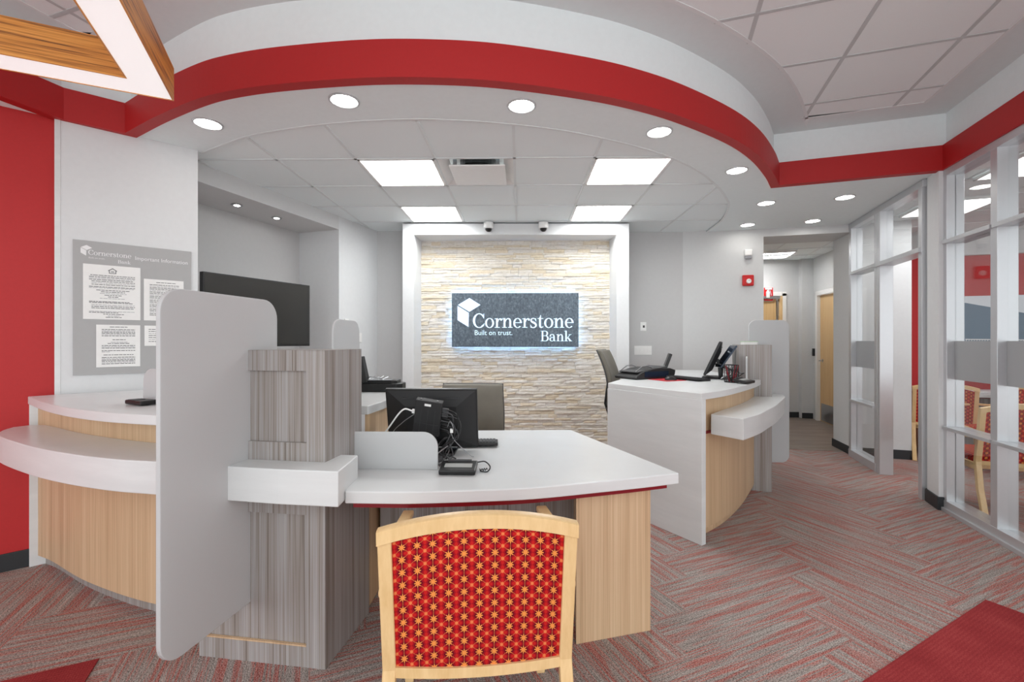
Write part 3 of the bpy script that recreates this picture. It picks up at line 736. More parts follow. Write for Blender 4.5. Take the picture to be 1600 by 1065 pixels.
def notice(s0, s1, z0, z1, lab, rows, house=False):
    t = thing('paper_notice', lab, 'notice', BF((s0+s1)/2, z0, .014), group='paper notices on the grey board')
    link('sheet', bplate(s0, s1, z0, z1, .0145, .0015), M['paper'], t)
    rnd = random.Random(int(s0*1000)); 
    for nm, mt, par in (('printed_text','ink',0),('small_print','inkl',1)):
        b = MB()
        for k, (v, a, e) in enumerate(rows):
            if k % 3 == 2 and par == 0 or (k % 3 != 2 and par == 1): continue
            zc = z1-(z1-z0)*v; w = s1-s0; x = s0+w*a
            while x < s0+w*e:
                q = rnd.uniform(.008, .026); q = min(q, s0+w*e-x)
                b.plate([(x,zc),(x+q,zc),(x+q,zc+.0042),(x,zc+.0042)], lambda aa, c_, q_: BF(aa, c_, .0162+q_), .0004); x += q+.003
        link(nm, b, M[mt], t)
    if house:
        cs, zc = (s0+s1)/2, z1-.035
        o_ = MB(); fn = lambda aa, c_, q_: BF(aa, c_, .0162+q_)
        o_.plate([(cs-.022,zc+.002),(cs,zc+.018),(cs+.022,zc+.002),(cs+.022,zc-.003),(cs,zc+.012),(cs-.022,zc-.003)][:6], fn, .0005)
        for q in ((-.018,-.014,-.018,.002),(.014,.018,-.018,.002),(-.014,.014,-.018,-.014),(-.008,.008,-.004,-.001),(-.008,.008,-.010,-.007)):
            o_.plate([(cs+q[0],zc+q[2]),(cs+q[1],zc+q[2]),(cs+q[1],zc+q[3]),(cs+q[0],zc+q[3])], fn, .0005)
        link('house_symbol', o_, M['ink'], t)
notice(.108,.391,1.50,1.853,'largest paper notice with house symbol, upper left on the grey board',
  [(.2,.12,.9),(.23,.1,.9),(.255,.1,.9),(.28,.1,.86),(.31,.14,.9),(.34,.14,.9),(.37,.14,.9),(.41,.1,.9),(.43,.1,.88),(.47,.22,.8),(.5,.3,.72),(.53,.28,.75),(.56,.36,.66),(.59,.42,.6),(.62,.28,.72),(.68,.1,.8),(.7,.1,.86),(.74,.14,.9),(.77,.14,.9),(.8,.14,.88),(.86,.1,.9),(.88,.1,.6),(.91,.34,.7),(.94,.42,.62),(.965,.38,.66)], True)
notice(.170,.390,1.19,1.466,'paper notice below the largest one, lower left on the grey board',
  [(.06,.3,.7)]+[(.12+.03*k,.12,.88) for k in range(6)]+[(.36,.36,.66),(.42,.32,.7),(.45,.25,.75)]+[(.5+.03*k,.12,.88) for k in range(3)]+[(.62,.12,.88),(.65,.12,.3),(.72,.16,.84)]+[(.78+.03*k,.12,.88) for k in range(6)])
notice(.409,.629,1.50,1.783,'paper notice at upper right of the grey board, partly behind frosted glass', [(.08,.3,.8)]+[(.14+.035*k,.14,.88) for k in range(22)])
notice(.412,.60,1.327,1.465,'small paper notice at right, tucked behind the frosted glass edge', [(.2+.1*k,.12,.85) for k in range(7)])

# ------------------------------------------------------------------ wall devices
def lwall(s_, z_, t_): p = Vector(LW0)+lw*s_-ln*t_; return (p.x, p.y, z_)
def dev(name, s_, z_, w, h, th, lab, cat, m='white_pl'):
    t = thing(name, lab, cat, lwall(s_, z_-h/2, 0))
    link('cover_plate', MB().plate([(s_-w/2,z_-h/2),(s_+w/2,z_-h/2),(s_+w/2,z_+h/2),(s_-w/2,z_+h/2)], lambda a, c_, q: lwall(a, c_, .001+q), th), M[m], t, bevel=.002)
    return t
t = dev('key_switch', 1.746, 1.56, .07, .11, .012, 'small white key switch plate on left wall, above the keypad', 'switch')
link('key', MB().tube([lwall(1.746,1.555,.012), lwall(1.746,1.555,.035), lwall(1.775,1.53,.04)], .006), M['steel'], t)
t = dev('keypad', 1.746, 1.40, .075, .12, .018, 'small white keypad with dark display on left wall', 'keypad')
link('display', MB().plate([(1.75,1.41),(1.772,1.41),(1.772,1.45),(1.75,1.45)], lambda a, c_, q: lwall(a, c_, .019+q), .002), M['black'], t)
t = dev('light_switch', 1.989, 1.40, .075, .115, .008, 'blank white switch plate on left wall near the corner', 'switch')
link('rocker', MB().plate([(1.975,1.37),(2.003,1.37),(2.003,1.43),(1.975,1.43)], lambda a, c_, q: lwall(a, c_, .009+q), .004), M['white_pl'], t)
t = thing('light_switch', 'single white switch plate high on the grey back wall', 'switch', (1.576,5.86,1.49))
link('cover_plate', MB().box((1.576,5.862,1.545),(.075,.006,.115)), M['white_pl'], t, bevel=.002); link('sensor', MB().box((1.58,5.857,1.545),(.022,.008,.03)), M['dgrey'], t)
t = thing('light_switch', 'wide four gang white switch plate on the grey back wall', 'switch', (1.572,5.86,1.185))
link('cover_plate', MB().box((1.572,5.862,1.241),(.222,.006,.115)), M['white_pl'], t, bevel=.002)
for k in range(4): link('rocker', MB().box((1.494+.052*k,5.857,1.241),(.032,.006,.066)), M['white_pl'], t, bevel=.001)
aw = Vector((3.006-2.084,5.682-5.876)).normalized(); an = Vector((aw.y,-aw.x)); aq = math.atan2(aw.y, aw.x)
def AW(s_, z_, t_): p = Vector((2.084,5.876))+aw*s_+an*t_; return (p.x, p.y, z_)
t = thing('strobe_light', 'small white strobe light on the wall above the red alarm', 'alarm strobe', AW(.76,2.38,.01))
link('housing', MB().box(AW(.76,2.455,.028),(.085,.05,.075), aq), M['white_pl'], t, bevel=.008)
link('lens', MB().box(AW(.76,2.398,.024),(.07,.04,.045), aq), M['steel'], t, bevel=.006)
t = thing('fire_alarm', 'square red fire alarm horn on the light grey wall', 'fire alarm', AW(.76,2.04,.01))
link('housing', MB().box(AW(.76,2.11,.022),(.13,.04,.135), aq), M['redp'], t, bevel=.012, seg=3)
qn = Vector((an.x, an.y, 0)).to_track_quat('Z','Y').to_matrix()
link('horn', MB().lathe(AW(.765,2.10,.042),[(.03,0),(.028,.008),(.02,.012),(.006,.004)],20, rot=qn), M['white_pl'], t)

# wall mounted screen in the niche
t = thing('wall_television', 'large black flat television in the left niche, behind the frosted panel', 'television', (-2.36,4.12,1.3))
p0, p1 = Vector((-2.571,3.64)), Vector((-2.146,4.6)); pd = (p1-p0).normalized(); pn = Vector((pd.y,-pd.x))
def TV(s_, z_, t_): p = p0+pd*s_+pn*t_; return (p.x, p.y, z_)
TL_ = (p1-p0).length
link('bezel', MB().plate([(0,1.31),(TL_,1.31),(TL_,1.925),(0,1.925)], lambda a, c_, q: TV(a, c_, -.045+q), .045), M['black'], t, bevel=.003)
link('screen', MB().plate([(.012,1.328),(TL_-.012,1.328),(TL_-.012,1.913),(.012,1.913)], lambda a, c_, q: TV(a, c_, q), .001), M['screen'], t)
b = MB(); b.plate([(.4,1.5),(.65,1.5),(.65,1.75),(.4,1.75)], lambda a, c_, q: TV(a, c_, -.075+q), .03)
for q in (.45,.6): b.tube([TV(q,1.62,-.07), TV(q+.05,1.62,-.50)], .02)
link('wall_bracket', b, M['black'], t)

# ------------------------------------------------------------------ left curved teller counter
def round_plate(w, h, r, corners, n=8):
    """outline of a w x h plate; corners: set of 'bl','br','tr','tl' that are rounded"""
    out = []
    for nm, cx, cy, a0_ in (('bl',r,r,180),('br',w-r,r,270),('tr',w-r,h-r,0),('tl',r,h-r,90)):
        if nm in corners:
            for i in range(n+1): a = R(a0_+90*i/n); out.append((cx+r*math.cos(a), cy+r*math.sin(a)))
        else: out.append({'bl':(0,0),'br':(w,0),'tr':(w,h),'tl':(0,h)}[nm])
    return out
def vplate(name, A, B, z0, z1, r, corners, th, m, parent=None, bevel=.003):
    A, B = Vector(A), Vector(B); dd = (B-A).normalized(); nn = Vector((-dd.y, dd.x)); w = (B-A).length
    return link(name, MB().plate(round_plate(w, z1-z0, r, corners), lambda a, c_, q: ((A+dd*a+nn*(q-th/2)).x, (A+dd*a+nn*(q-th/2)).y, z0+c_), th), m, parent, bevel=bevel)
LZ = 1.03
lf_front = cat_rom([(-2.93,2.655),(-2.852,2.60),(-2.54,2.385),(-2.229,2.205),(-1.931,2.075),(-1.638,1.995),(-1.42,1.965)], 5)
t = thing('teller_counter', 'left curved teller counter with white top, ledge and oak front by the red wall', 'counter', (-1.9,2.5,0))
top = lf_front+[(-1.38,2.13),(-.79,2.13),(-.75,3.05),(-2.50,3.05),(-2.872,2.77),(-2.90,2.745)]
top = lf_front+[(-1.40,2.34),(-.96,2.34),(-.775,2.30),(-.75,2.50),(-.76,3.06),(-2.53,3.06),(-2.86,2.755)]
link('worktop', MB().prism(top, LZ-.045, LZ), M['solid'], t, bevel=.004)
fr = cat_rom([(-2.955,2.72),(-2.76,2.635),(-2.41,2.45),(-2.08,2.31),(-1.83,2.225),(-1.60,2.17),(-1.385,2.14)], 5)
link('front_panel', MB().strip(fr, offset(fr, .02), .06, LZ-.045), M['oak'], t)
link('toe_kick', MB().strip(offset(fr, .03), offset(fr, .05), 0, .06), M['greywood'], t)
link('end_panel', MB().prism([(-2.984,2.712),(-2.952,2.682),(-2.86,2.77),(-2.892,2.80)], 0, LZ-.045), M['solid'], t, bevel=.002)
sh = cat_rom([(-2.96,2.60),(-2.90,2.49),(-2.748,2.35),(-2.355,2.137),(-2.035,2.0),(-1.742,1.908),(-1.53,1.868),(-1.17,1.803),(-.95,1.766)], 5)
shf = sh+[(-.700,1.738),(-.714,1.99),(-.80,2.0),(-1.385,2.12)]+[(p[0],p[1]) for p in fr[::-1]][1:-3]+[(-2.93,2.66)]
link('ledge', MB().prism(shf, .72, .858), M['solid'], t, bevel=.004)
link('side_panel', MB().prism([(-.80,2.33),(-.775,2.33),(-.775,3.03),(-.80,3.03)], 0, LZ-.045), M['oak'], t)
vplate('divider', (-2.03,2.42),(-1.80,2.33), LZ, 1.212, .07, {'tl','tr'}, .012, M['frost'], t)
vplate('divider', (-1.09,2.62),(-1.065,2.98), LZ, 1.49, .08, {'tl','tr'}, .012, M['frost'], t)

# pillar between the counter and the desk
t = thing('divider_pillar', 'tall grey streaked wood pillar left of the near desk', 'pillar', (-1.08,2.1,0))
PF0, PF1 = Vector((-1.388,1.943)), Vector((-.808,1.869)); pf = (PF1-PF0).normalized(); pk = Vector((-pf.y, pf.x))
def PP(a, n): p = PF1-pf*a+pk*n; return (p.x, p.y)
b = MB(); WP = .585
# solid body behind a recessed field; frame strips stand 12 mm proud
b.prism([PP(0,.014),PP(WP,.014),PP(WP,.40),PP(0.0,.40)], 0, .72)
b.prism([PP(0,.014),PP(WP,.014),PP(WP,.32),PP(0.0,.32)], .72, 1.318)
link('core', b, M['greywood'], t)
b = MB(); b.prism([PP(0,0),PP(.085,0),PP(.085,.016),PP(0,.016)], 0, 1.32)
b.prism([PP(.085,0),PP(WP,0),PP(WP,.016),PP(.085,.016)], 0, .085)
b.prism([PP(.085,0),PP(WP,0),PP(WP,.016),PP(.085,.016)], .635, .935)
b.prism([PP(.085,0),PP(WP,0),PP(WP,.016),PP(.085,.016)], 1.235, 1.32)
link('face_frame', b, M['greywood'], t)
link('base_reveal', MB().prism([PP(.085,-.0005),PP(WP,-.0005),PP(WP,.012),PP(.085,.012)], .086, .092), M['oak'], t)
link('top_cap', MB().prism([PP(0,0.0),PP(WP,0.0),PP(WP,.32),PP(0,.32)], 1.3185, 1.3215), M['greywood'], t)
t = thing('glass_partition', 'tall frosted glass screen with rounded corners beside the grey pillar, foreground left', 'partition', (-1.18,1.8,.243))
vplate('frosted_panel', (-1.222,1.512),(-1.140,2.10), .243, 1.545, .085, {'tl','bl','tr'}, .018, M['frost'], t)

# ------------------------------------------------------------------ near desk
DZ = .76
t = thing('customer_desk', 'near white topped desk with oak end panel behind the patterned chair', 'desk', (-.05,2.45,0))
dfront = cat_rom([(-.70,1.806),(-.53,1.803),(-.413,1.806),(-.181,1.830),(.058,1.868),(.349,1.957),(.55,2.022),(.722,2.085)], 5)
link('worktop', MB().prism(dfront+[(.342,3.085),(-.78,3.03),(-.78,2.02)], DZ-.05, DZ), M['solid'], t, bevel=.005)
rp = offset(dfront, .085); rq = offset(dfront, .10)
link('accent_strip', MB().strip(rp, rq, DZ-.095, DZ-.05), M['redtrim'], t)
link('end_panel', MB().prism([(.250,2.045),(.612,2.150),(.42,2.60),(.30,2.60)], 0, DZ-.05), M['oak'], t, bevel=.002)
link('modesty_panel', MB().prism([(-.755,2.44),(.30,2.44),(.30,2.465),(-.755,2.465)], .21, DZ-.05), M['greywood'], t)
link('pedestal', MB().prism([(-.755,2.50),(-.42,2.50),(-.42,2.98),(-.755,2.98)], .02, DZ-.05), M['oak'], t)
vplate('divider', (-.800,2.125),(-.385,2.12), DZ, .935, .07, {'tr'}, .012, M['frost'], t)

# ------------------------------------------------------------------ right curved teller counter
RZ = 1.012
t = thing('teller_counter', 'right curved teller counter with white waterfall side and oak front', 'counter', (1.6,4.0,0))
rfront = cat_rom([(1.205,3.045),(1.439,3.245),(1.732,3.57),(2.0,3.90),(2.16,4.13)], 6)
link('worktop', MB().prism(rfront+[(2.20,4.22),(2.20,5.50),(1.62,5.56),(.727,3.79)], RZ-.045, RZ), M['solid'], t, bevel=.004)
link('end_panel', MB().prism([(1.205,3.045),(1.243,3.072),(.762,3.80),(.722,3.785)], 0, RZ-.044), M['solid'], t, bevel=.002)
rw = cat_rom([(1.22,3.15),(1.32,3.215),(1.516,3.39),(1.72,3.62),(1.907,3.86),(2.08,4.11),(2.19,4.28)], 5)
link('front_panel', MB().strip(rw, offset(rw, .02), .06, RZ-.045), M['oak'], t)
link('toe_kick', MB().strip(offset(rw, .03), offset(rw, .05), 0, .06), M['oak'], t)
link('accent_strip', MB().strip(offset(rw,-.004)[2:8], rw[2:8], .715, .735), M['redtrim'], t)
rs = cat_rom([(1.436,2.955),(1.648,3.165),(1.81,3.36),(1.977,3.565),(2.14,3.79),(2.281,3.99),(2.40,4.17),(2.455,4.30)], 5)
link('ledge', MB().prism(rs+[(2.42,4.38),(2.30,4.40),(2.12,4.175),(1.90,3.855),(1.71,3.615),(1.50,3.38),(1.31,3.155)], .72, .858), M['solid'], t, bevel=.004)
vplate('divider', (1.985,4.03),(2.048,4.155), RZ, 1.222, .03, {'tl'}, .012, M['frost'], t)
t = thing('divider_pillar', 'grey streaked wood pillar at the far end of the right counter', 'pillar', (2.12,4.3,0))
Q0, Q1 = Vector((1.985,4.225)), Vector((2.262,4.135))
qf = (Q1-Q0).normalized(); qk = Vector((-qf.y, qf.x)); q2, q3 = Q1+qk*.28, Q0+qk*.28
link('core', MB().prism([tuple(Q0),tuple(Q1),tuple(q2),tuple(q3)], 0, 1.322), M['greywood'], t, bevel=.001)
link('top_cap', MB().prism([tuple(Q0+qf*.002),tuple(Q1-qf*.002),tuple(q2),tuple(q3)], 1.322, 1.325), M['greywood'], t)
t = thing('glass_partition', 'frosted glass screen with rounded corners behind the right counter pillar', 'partition', (2.4,4.45,.2))
vplate('frosted_panel', (2.20,4.43),(2.592,4.44), .19, 1.562, .07, {'tl','tr','br','bl'}, .014, M['frost'], t)
t = thing('tissue_box', 'small white and pale green box on top of the right grey pillar', 'box', (2.14,4.30,1.325))
gp = plain('pale_green_card', (196, 214, 190), .6)
link('box_body', MB().box((2.14,4.30,1.338),(.125,.07,.026)), M['white_pl'], t, bevel=.002); link('box_lid', MB().box((2.14,4.30,1.355),(.13,.075,.008)), gp, t)

# ------------------------------------------------------------------ seats
def bar(path, w, h, mb=None):
    """rectangular section swept on a path; w along x, h along the other normal"""
    P = [Vector(p) for p in path]; mb = mb or MB(); vs = []; n = len(P)
    for i, p in enumerate(P):
        t_ = (P[min(i+1,n-1)]-P[max(i-1,0)]).normalized()
        x = Vector((1,0,0)) if abs(t_.x) < .8 else Vector((0,1,0))
        y = t_.cross(x).normalized(); x = y.cross(t_).normalized()
        for a, c_ in ((-1,-1),(1,-1),(1,1),(-1,1)): vs.append(p+x*a*w/2+y*c_*h/2)
    fs = [(i*4+k, i*4+(k+1)%4, i*4+4+(k+1)%4, i*4+4+k) for i in range(n-1) for k in range(4)]+[(0,3,2,1),(4*n-4,4*n-3,4*n-2,4*n-1)]
    return mb.add(vs, fs)
def guest_chair(label, loc, rz, group=None):
    t = thing('guest_chair', label, 'chair', loc, rz, group)
    def yb(z): return -.02-.16*max(0, z-.42)                           # recline of the back
    def prof(u): return .845+.045*(1-u*u)                               # crown of the top rail
    for s_ in (-1,1):
        link('rear_leg', bar([(s_*.265,-.13,0),(s_*.262,-.06,.22),(s_*.256,yb(.42),.42),(s_*.257,yb(.6),.6),(s_*.259,yb(.83),.840)], .038, .034), M['beech'], t, world=False, bevel=.004)
        link('front_leg', bar([(s_*.265,.50,0),(s_*.265,.49,.4),(s_*.265,.485,.645)], .034, .034), M['beech'], t, world=False, bevel=.004)
        link('armrest', bar([(s_*.262,yb(.6)+.0,.645),(s_*.272,.15,.665),(s_*.282,.35,.668),(s_*.275,.54,.655)], .044, .024), M['beech'], t, world=False, bevel=.006)
        link('side_rail', bar([(s_*.262,yb(.42)+.01,.38),(s_*.265,.48,.38)], .024, .05), M['beech'], t, world=False)
    b = MB(); n = 16; vs = []
    for i in range(n+1):
        u = -1+2*i/n; x = u*.279; bow = -.018*(1-u*u); zt = prof(u)
        for dz, dy in ((-.041,-.016),(-.004,-.018),(0,-.012),(0,.012),(-.041,.016)):
            vs.append((x, yb(.83)+bow+dy, zt+dz))
    b.add(vs, [(i*5+k, i*5+(k+1)%5, i*5+5+(k+1)%5, i*5+5+k) for i in range(n) for k in range(5)]+[(0,1,2,3,4)[::-1], tuple(n*5+k for k in range(5))])
    link('top_rail', b, M['beech'], t, world=False, smooth=True)
    b = MB(); vs = []
    for i in range(n+1):
        u = -1+2*i/n; x = u*.244; bow = -.02*(1-u*u)
        for dz, dy in ((-.03,-.013),(0,-.013),(0,.013),(-.03,.013)): vs.append((x, yb(.43)+bow+dy, .428+dz))
    b.add(vs, [(i*4+k, i*4+(k+1)%4, i*4+4+(k+1)%4, i*4+4+k) for i in range(n) for k in range(4)]+[(3,2,1,0), tuple(n*4+k for k in range(4))])
    link('lower_rail', b, M['beech'], t, world=False, smooth=True)
    b = MB(); m_ = 10; F_ = []; Bk = []
    for i in range(n+1):
        u = -1+2*i/n; x = u*.243; bow = -.02*(1-u*u)
        for k in range(m_+1):
            z0_, z1_ = .426, prof(u)-.039; z_ = z0_+(z1_-z0_)*k/m_; e_ = .006*math.sqrt(max(0,(1-u**8)*(1-(2*k/m_-1)**8)))
            F_.append((x, yb(z_)+bow-.006-e_, z_)); Bk.append((x, yb(z_)+bow+.010+e_*2.5, z_))
    K = m_+1; N = (n+1)*K
    fs = [(i*K+k, (i+1)*K+k, (i+1)*K+k+1, i*K+k+1) for i in range(n) for k in range(m_)]
    fs += [tuple(N+q for q in f[::-1]) for f in fs]
    rim = [i*K for i in range(n+1)]+[n*K+k for k in range(1,K)]+[i*K+m_ for i in range(n-1,-1,-1)]+[k for k in range(m_-1,0,-1)]
    fs += [(rim[j], rim[(j+1)%len(rim)], N+rim[(j+1)%len(rim)], N+rim[j]) for j in range(len(rim))]
    b.add(F_+Bk, fs); link('backrest', b, M['fabric'], t, world=False, smooth=True)
    b = MB(); b.box((0,.27,.425),(.49,.44,.075)); link('seat', b, M['fabric'], t, world=False, bevel=.03, seg=4)
    for y_ in (.46, .08): link('seat_rail', bar([(-.25,y_,.37),(.25,y_,.37)], .024, .05), M['beech'], t, world=False)
    return t
proto = guest_chair('beech guest chair with red star pattern back, in front of the near desk', (-.124,1.355,0), R(6.5))

def office_chair(label, loc, rz, lift=0.0, bw=.48):
    t = thing('office_chair', label, 'office chair', loc, rz, 'grey office chairs behind the counters')
    sz_ = .47+lift
    b = MB(); b.box((0,.0,sz_),(.50,.48,.09)); link('seat', b, M['leather'], t, world=False, bevel=.035, seg=4)
    b = MB(); n = 10; m_ = 12; F_ = []; Bk = []
    for i in range(n+1):
        u = -1+2*i/n
        for k in range(m_+1):
            v = k/m_; wz = .5*bw*(.94+.06*math.sin(math.pi*min(1, v*1.1))); z_ = sz_+.02+v*.56; y_ = -.22-.10*v-.05*math.sin(v*math.pi)*-1-.03*(1-u*u)
            rr = (1-abs(u)**6)*(1-abs(2*v-1)**10); x = u*wz
            F_.append((x, y_-.022-.008*rr, z_)); Bk.append((x, y_+.022+.014*rr, z_))
    K = m_+1; N = (n+1)*K
    fs = [(i*K+k, (i+1)*K+k, (i+1)*K+k+1, i*K+k+1) for i in range(n) for k in range(m_)]
    fs += [tuple(N+q for q in f[::-1]) for f in fs]
    rim = [i*K for i in range(n+1)]+[n*K+k for k in range(1,K)]+[i*K+m_ for i in range(n-1,-1,-1)]+[k for k in range(m_-1,0,-1)]
    fs += [(rim[j], rim[(j+1)%len(rim)], N+rim[(j+1)%len(rim)], N+rim[j]) for j in range(len(rim))]
    b.add(F_+Bk, fs); link('backrest', b, M['leather'], t, world=False, smooth=True, bevel=.012); bk = [x for x in C.objects if x.parent == t][-1]
    b = MB(); b.tube([F_[rim[j]] if j < len(rim) else F_[rim[0]] for j in range(len(rim)+1)], .006, 6); link('piping', b, M['dgrey'], bk, world=False)
    b = MB(); bar([(0,-.1,sz_-.06),(0,-.27,sz_-.05),(0,-.30,sz_+.05),(0,-.275,sz_+.25)], .07, .02, b); link('back_support', b, M['black'], t, world=False, bevel=.004)
    for s_ in (-1,1):
        b = MB(); b.tube([(s_*.25,.05,sz_-.04),(s_*.30,.05,sz_-.02),(s_*.30,.05,sz_+.2)], .016); b.box((s_*.30,.03,sz_+.21),(.07,.25,.03)); link('armrest', b, M['black'], t, world=False, bevel=.006)
    link('gas_column', MB().lathe((0,0,.09),[(.03,0),(.03,.18),(.02,.18),(.02,sz_-.13)],16), M['steel'], t, world=False)
    b = MB()
    for k in range(5):
        a = 2*math.pi*k/5; bar([(0,0,.11),(.3*math.cos(a),.3*math.sin(a),.075)], .05, .03, b)
    bs = link('base', b, M['black'], t, world=False)
    for k in range(5):
        a = 2*math.pi*k/5; link('caster', MB().lathe((.3*math.cos(a),.3*math.sin(a),.03),[(.03,-.012),(.03,.012)],16, rot=Matrix.Rotation(R(90),3,'X')), M['black'], bs, world=False, bevel=.004)
    return t
office_chair('grey office chair behind the near desk, in front of the stone wall', (-.42,3.58,0), R(180-2), -.06, .55)
office_chair('high grey office chair turned sideways behind the right counter', (1.13,4.45,0), R(248), .22, .46)

# ------------------------------------------------------------------ computers and small things
def monitor(label, loc, rz, tilt, w=.50, h=.32, zc=.20, group=None):
    t = thing('monitor', label, 'monitor', loc, rz, group)
    m = Matrix.Rotation(tilt, 3, 'X'); c = Vector((0,0,zc))
    def T(x, y, z): return tuple(c+m @ Vector((x, y, z)))
    b = MB(); b.box(c, (w, .022, h), rot=m); bz = link('bezel', b, M['black'], t, world=False, bevel=.004)
    link('screen', MB().plate([(-w/2+.012,-h/2+.016),(w/2-.012,-h/2+.016),(w/2-.012,h/2-.012),(-w/2+.012,h/2-.012)], lambda a, q, k: T(a, .0112+k, q), .001), M['screen'], bz, world=False)
    b = MB(); o_ = [(-w/2+.008,-h/2+.008),(w/2-.008,-h/2+.008),(w/2-.008,h/2-.008),(-w/2+.008,h/2-.008)]; i_ = [(-w/2+.11,-h/2+.06),(w/2-.11,-h/2+.06),(w/2-.11,h/2-.09),(-w/2+.11,h/2-.09)]
    b.add([T(x,-.011,z) for x,z in o_]+[T(x,-.038,z) for x,z in i_], [(0,1,5,4),(1,2,6,5),(2,3,7,6),(3,0,4,7),(4,5,6,7)]); link('back_shell', b, M['blackm'], t, world=False, bevel=.004)
    link('vent_slot', MB().box(T(0,-.0275,h/2-.045),(w-.19,.006,.005), rot=m), M['dgrey'], t, world=False)
    b = MB(); bar([T(0,-.035,0), T(0,-.07,-.03), (0,-.06,.02)], .07, .03, b); link('stand_neck', b, M['black'], t, world=False, bevel=.004)
    b = MB(); b.box((0,0,.008),(.26,.19,.016)); link('stand_base', b, M['black'], t, world=False, bevel=.006)
    return t
def keyboard(label, loc, rz, w=.43, d=.15, group=None):
    t = thing('keyboard', label, 'keyboard', loc, rz, group)
    m = Matrix.Rotation(R(4), 3, 'X')
    b = MB(); b.box((0,0,.0145),(w,d,.016), rot=m); ks = link('case', b, M['blackm'], t, world=False, bevel=.004)
    b = MB()
    for j in range(5):
        x = -w/2+.014
        while x < w/2-.022:
            b.box((x+.0085, -d/2+.024+j*.0255, .0245+(-d/2+.024+j*.0255)*.07),(.0155,.0195,.007)); x += .0188
    link('keys', b, M['key'], ks, world=False); return t
def sig_pad(label, loc, rz, group=None):
    t = thing('signature_pad', label, 'signature pad', loc, rz, group)
    m = Matrix.Rotation(R(10), 3, 'X')
    b = MB(); b.box((0,0,.022),(.165,.11,.022), rot=m); ks = link('case', b, M['black'], t, world=False, bevel=.005)
    link('pad_screen', MB().box((0,-.004,.0335),(.125,.036,.002), rot=m), plain('grey_lcd', (168, 170, 168), .3), ks, world=False)
    link('pen_rest', MB().box((.0,.042,.043),(.11,.012,.008), rot=m), M['dgrey'], t, world=False)
    return t
def curve3(pts, k=8): return cat_rom(pts, k)

ml = (-.475, 2.46, DZ)
monitor('black flat monitor seen from behind on the near desk', ml, R(0), R(14), .49, .335, .185)
keyboard('black keyboard peeking out right of the near desk monitor', (-.345,2.62,DZ), R(180+3))
t = thing('mini_computer', 'small black computer box with cables mounted behind the near desk monitor', 'computer', (-.46,2.27,.88))
mt = Matrix.Rotation(R(14), 3, 'X') @ Matrix.Rotation(R(3), 3, 'Y') @ Matrix.Rotation(R(6), 3, 'Y')
pc = Vector((-.468,2.30,.975))
def PC(x, y, z): return tuple(pc+mt @ Vector((x, y, z)))
link('case', MB().box(pc, (.135,.04,.185), rot=mt), M['blackm'], t, bevel=.003)
b = MB()
for k in range(3): b.box(PC(-.035+.035*k,-.0205,-.02),(.001,.001,.13), rot=mt)
b.box(PC(0,-.0205,-.03),(.12,.001,.001), rot=mt)
link('vent_lines', b, M['dgrey'], t)
link('sticker', MB().box(PC(-.005,-.0212,.072),(.032,.001,.012), rot=mt), M['paper'], t)
for x_ in (-.045,.04): link('screw', MB().lathe(PC(x_,0,.0925),[(.005,0),(.005,.002)],12), M['steel'], t)
link('mount_arm', MB().box(PC(0,.045,-.02),(.10,.06,.10), rot=mt), M['black'], t)
b = MB().box(PC(-.073,0,.02),(.02,.016,.018), rot=mt); link('plug', b, M['white_pl'], t)
link('white_cable', MB().tube(curve3([PC(-.08,0,.02),PC(-.13,-.005,.02),(-.66,2.29,.93),(-.71,2.31,.86),(-.73,2.33,.80),(-.735,2.34,DZ+.004)]), .004, 8), M['white_pl'], t)
link('grey_cable', MB().tube(curve3([PC(-.07,0,.005),(-.60,2.30,.945),(-.66,2.33,.88),(-.67,2.34,DZ+.003)]), .0022, 6), M['steel'], t)
rnd = random.Random(5)
for k in range(11):
    z_ = .055-.012*k; bulge = .05+.045*rnd.random(); ex = -.40+.06*rnd.random(); 
    p = [PC(.065,rnd.uniform(-.01,.012),z_), PC(.065+bulge,-.01-.02*rnd.random(),z_-.005), PC(.075+bulge,-.02+.02*rnd.random(),z_-.07-.03*rnd.random()), (ex+.01,2.27+.03*rnd.random(),.87-.02*rnd.random()), (ex-.035,2.26+.04*rnd.random(),.80), (ex-.02+.04*rnd.random(),2.28+.1*rnd.random(),DZ+.005)]
    link('cable', MB().tube(curve3(p, 6), .0035 if k % 3 else .0026, 7), M['dgrey' if k % 2 else 'black'], t)
    if k < 4: link('connector', MB().box(PC(.082,0,z_),(.034,.014,.011), rot=mt), M['dgrey'], t, bevel=.002)
link('cable_tie', MB().tube(curve3([(-.365,2.27,.93),(-.35,2.26,.96),(-.335,2.26,.93),(-.345,2.27,.905),(-.33,2.28,.86),(-.26,2.32,DZ+.02),(-.24,2.34,DZ+.004)]), .0022, 6), M['steel'], t)
link('connector', MB().box((-.343,2.268,.912),(.014,.01,.02)), M['white_pl'], t)
for k, pts in enumerate(([(-.36,2.25,.84),(-.40,2.20,.815),(-.41,2.18,.79),(-.385,2.17,.775),(-.35,2.16,.79)],[(-.35,2.25,.85),(-.33,2.22,.80),(-.36,2.18,.775),(-.40,2.16,.768),(-.42,2.15,.766)],[(-.37,2.26,.83),(-.345,2.20,.83),(-.36,2.16,.80),(-.38,2.13,.772)])):
    link('loose_cable', MB().tube(curve3(pts), .003, 7), M['dgrey' if k else 'steel'], t)
sig_pad('black signature pad on the near desk, in front of the cables', (-.282,2.075,DZ), R(-1))
b = MB(); b.tube(curve3([(-.20,2.14,DZ+.03),(-.165,2.13,DZ+.035),(-.14,2.10,DZ+.02),(-.15,2.07,DZ+.006),(-.18,2.075,DZ+.006),(-.185,2.095,DZ+.008)]), .003, 7)
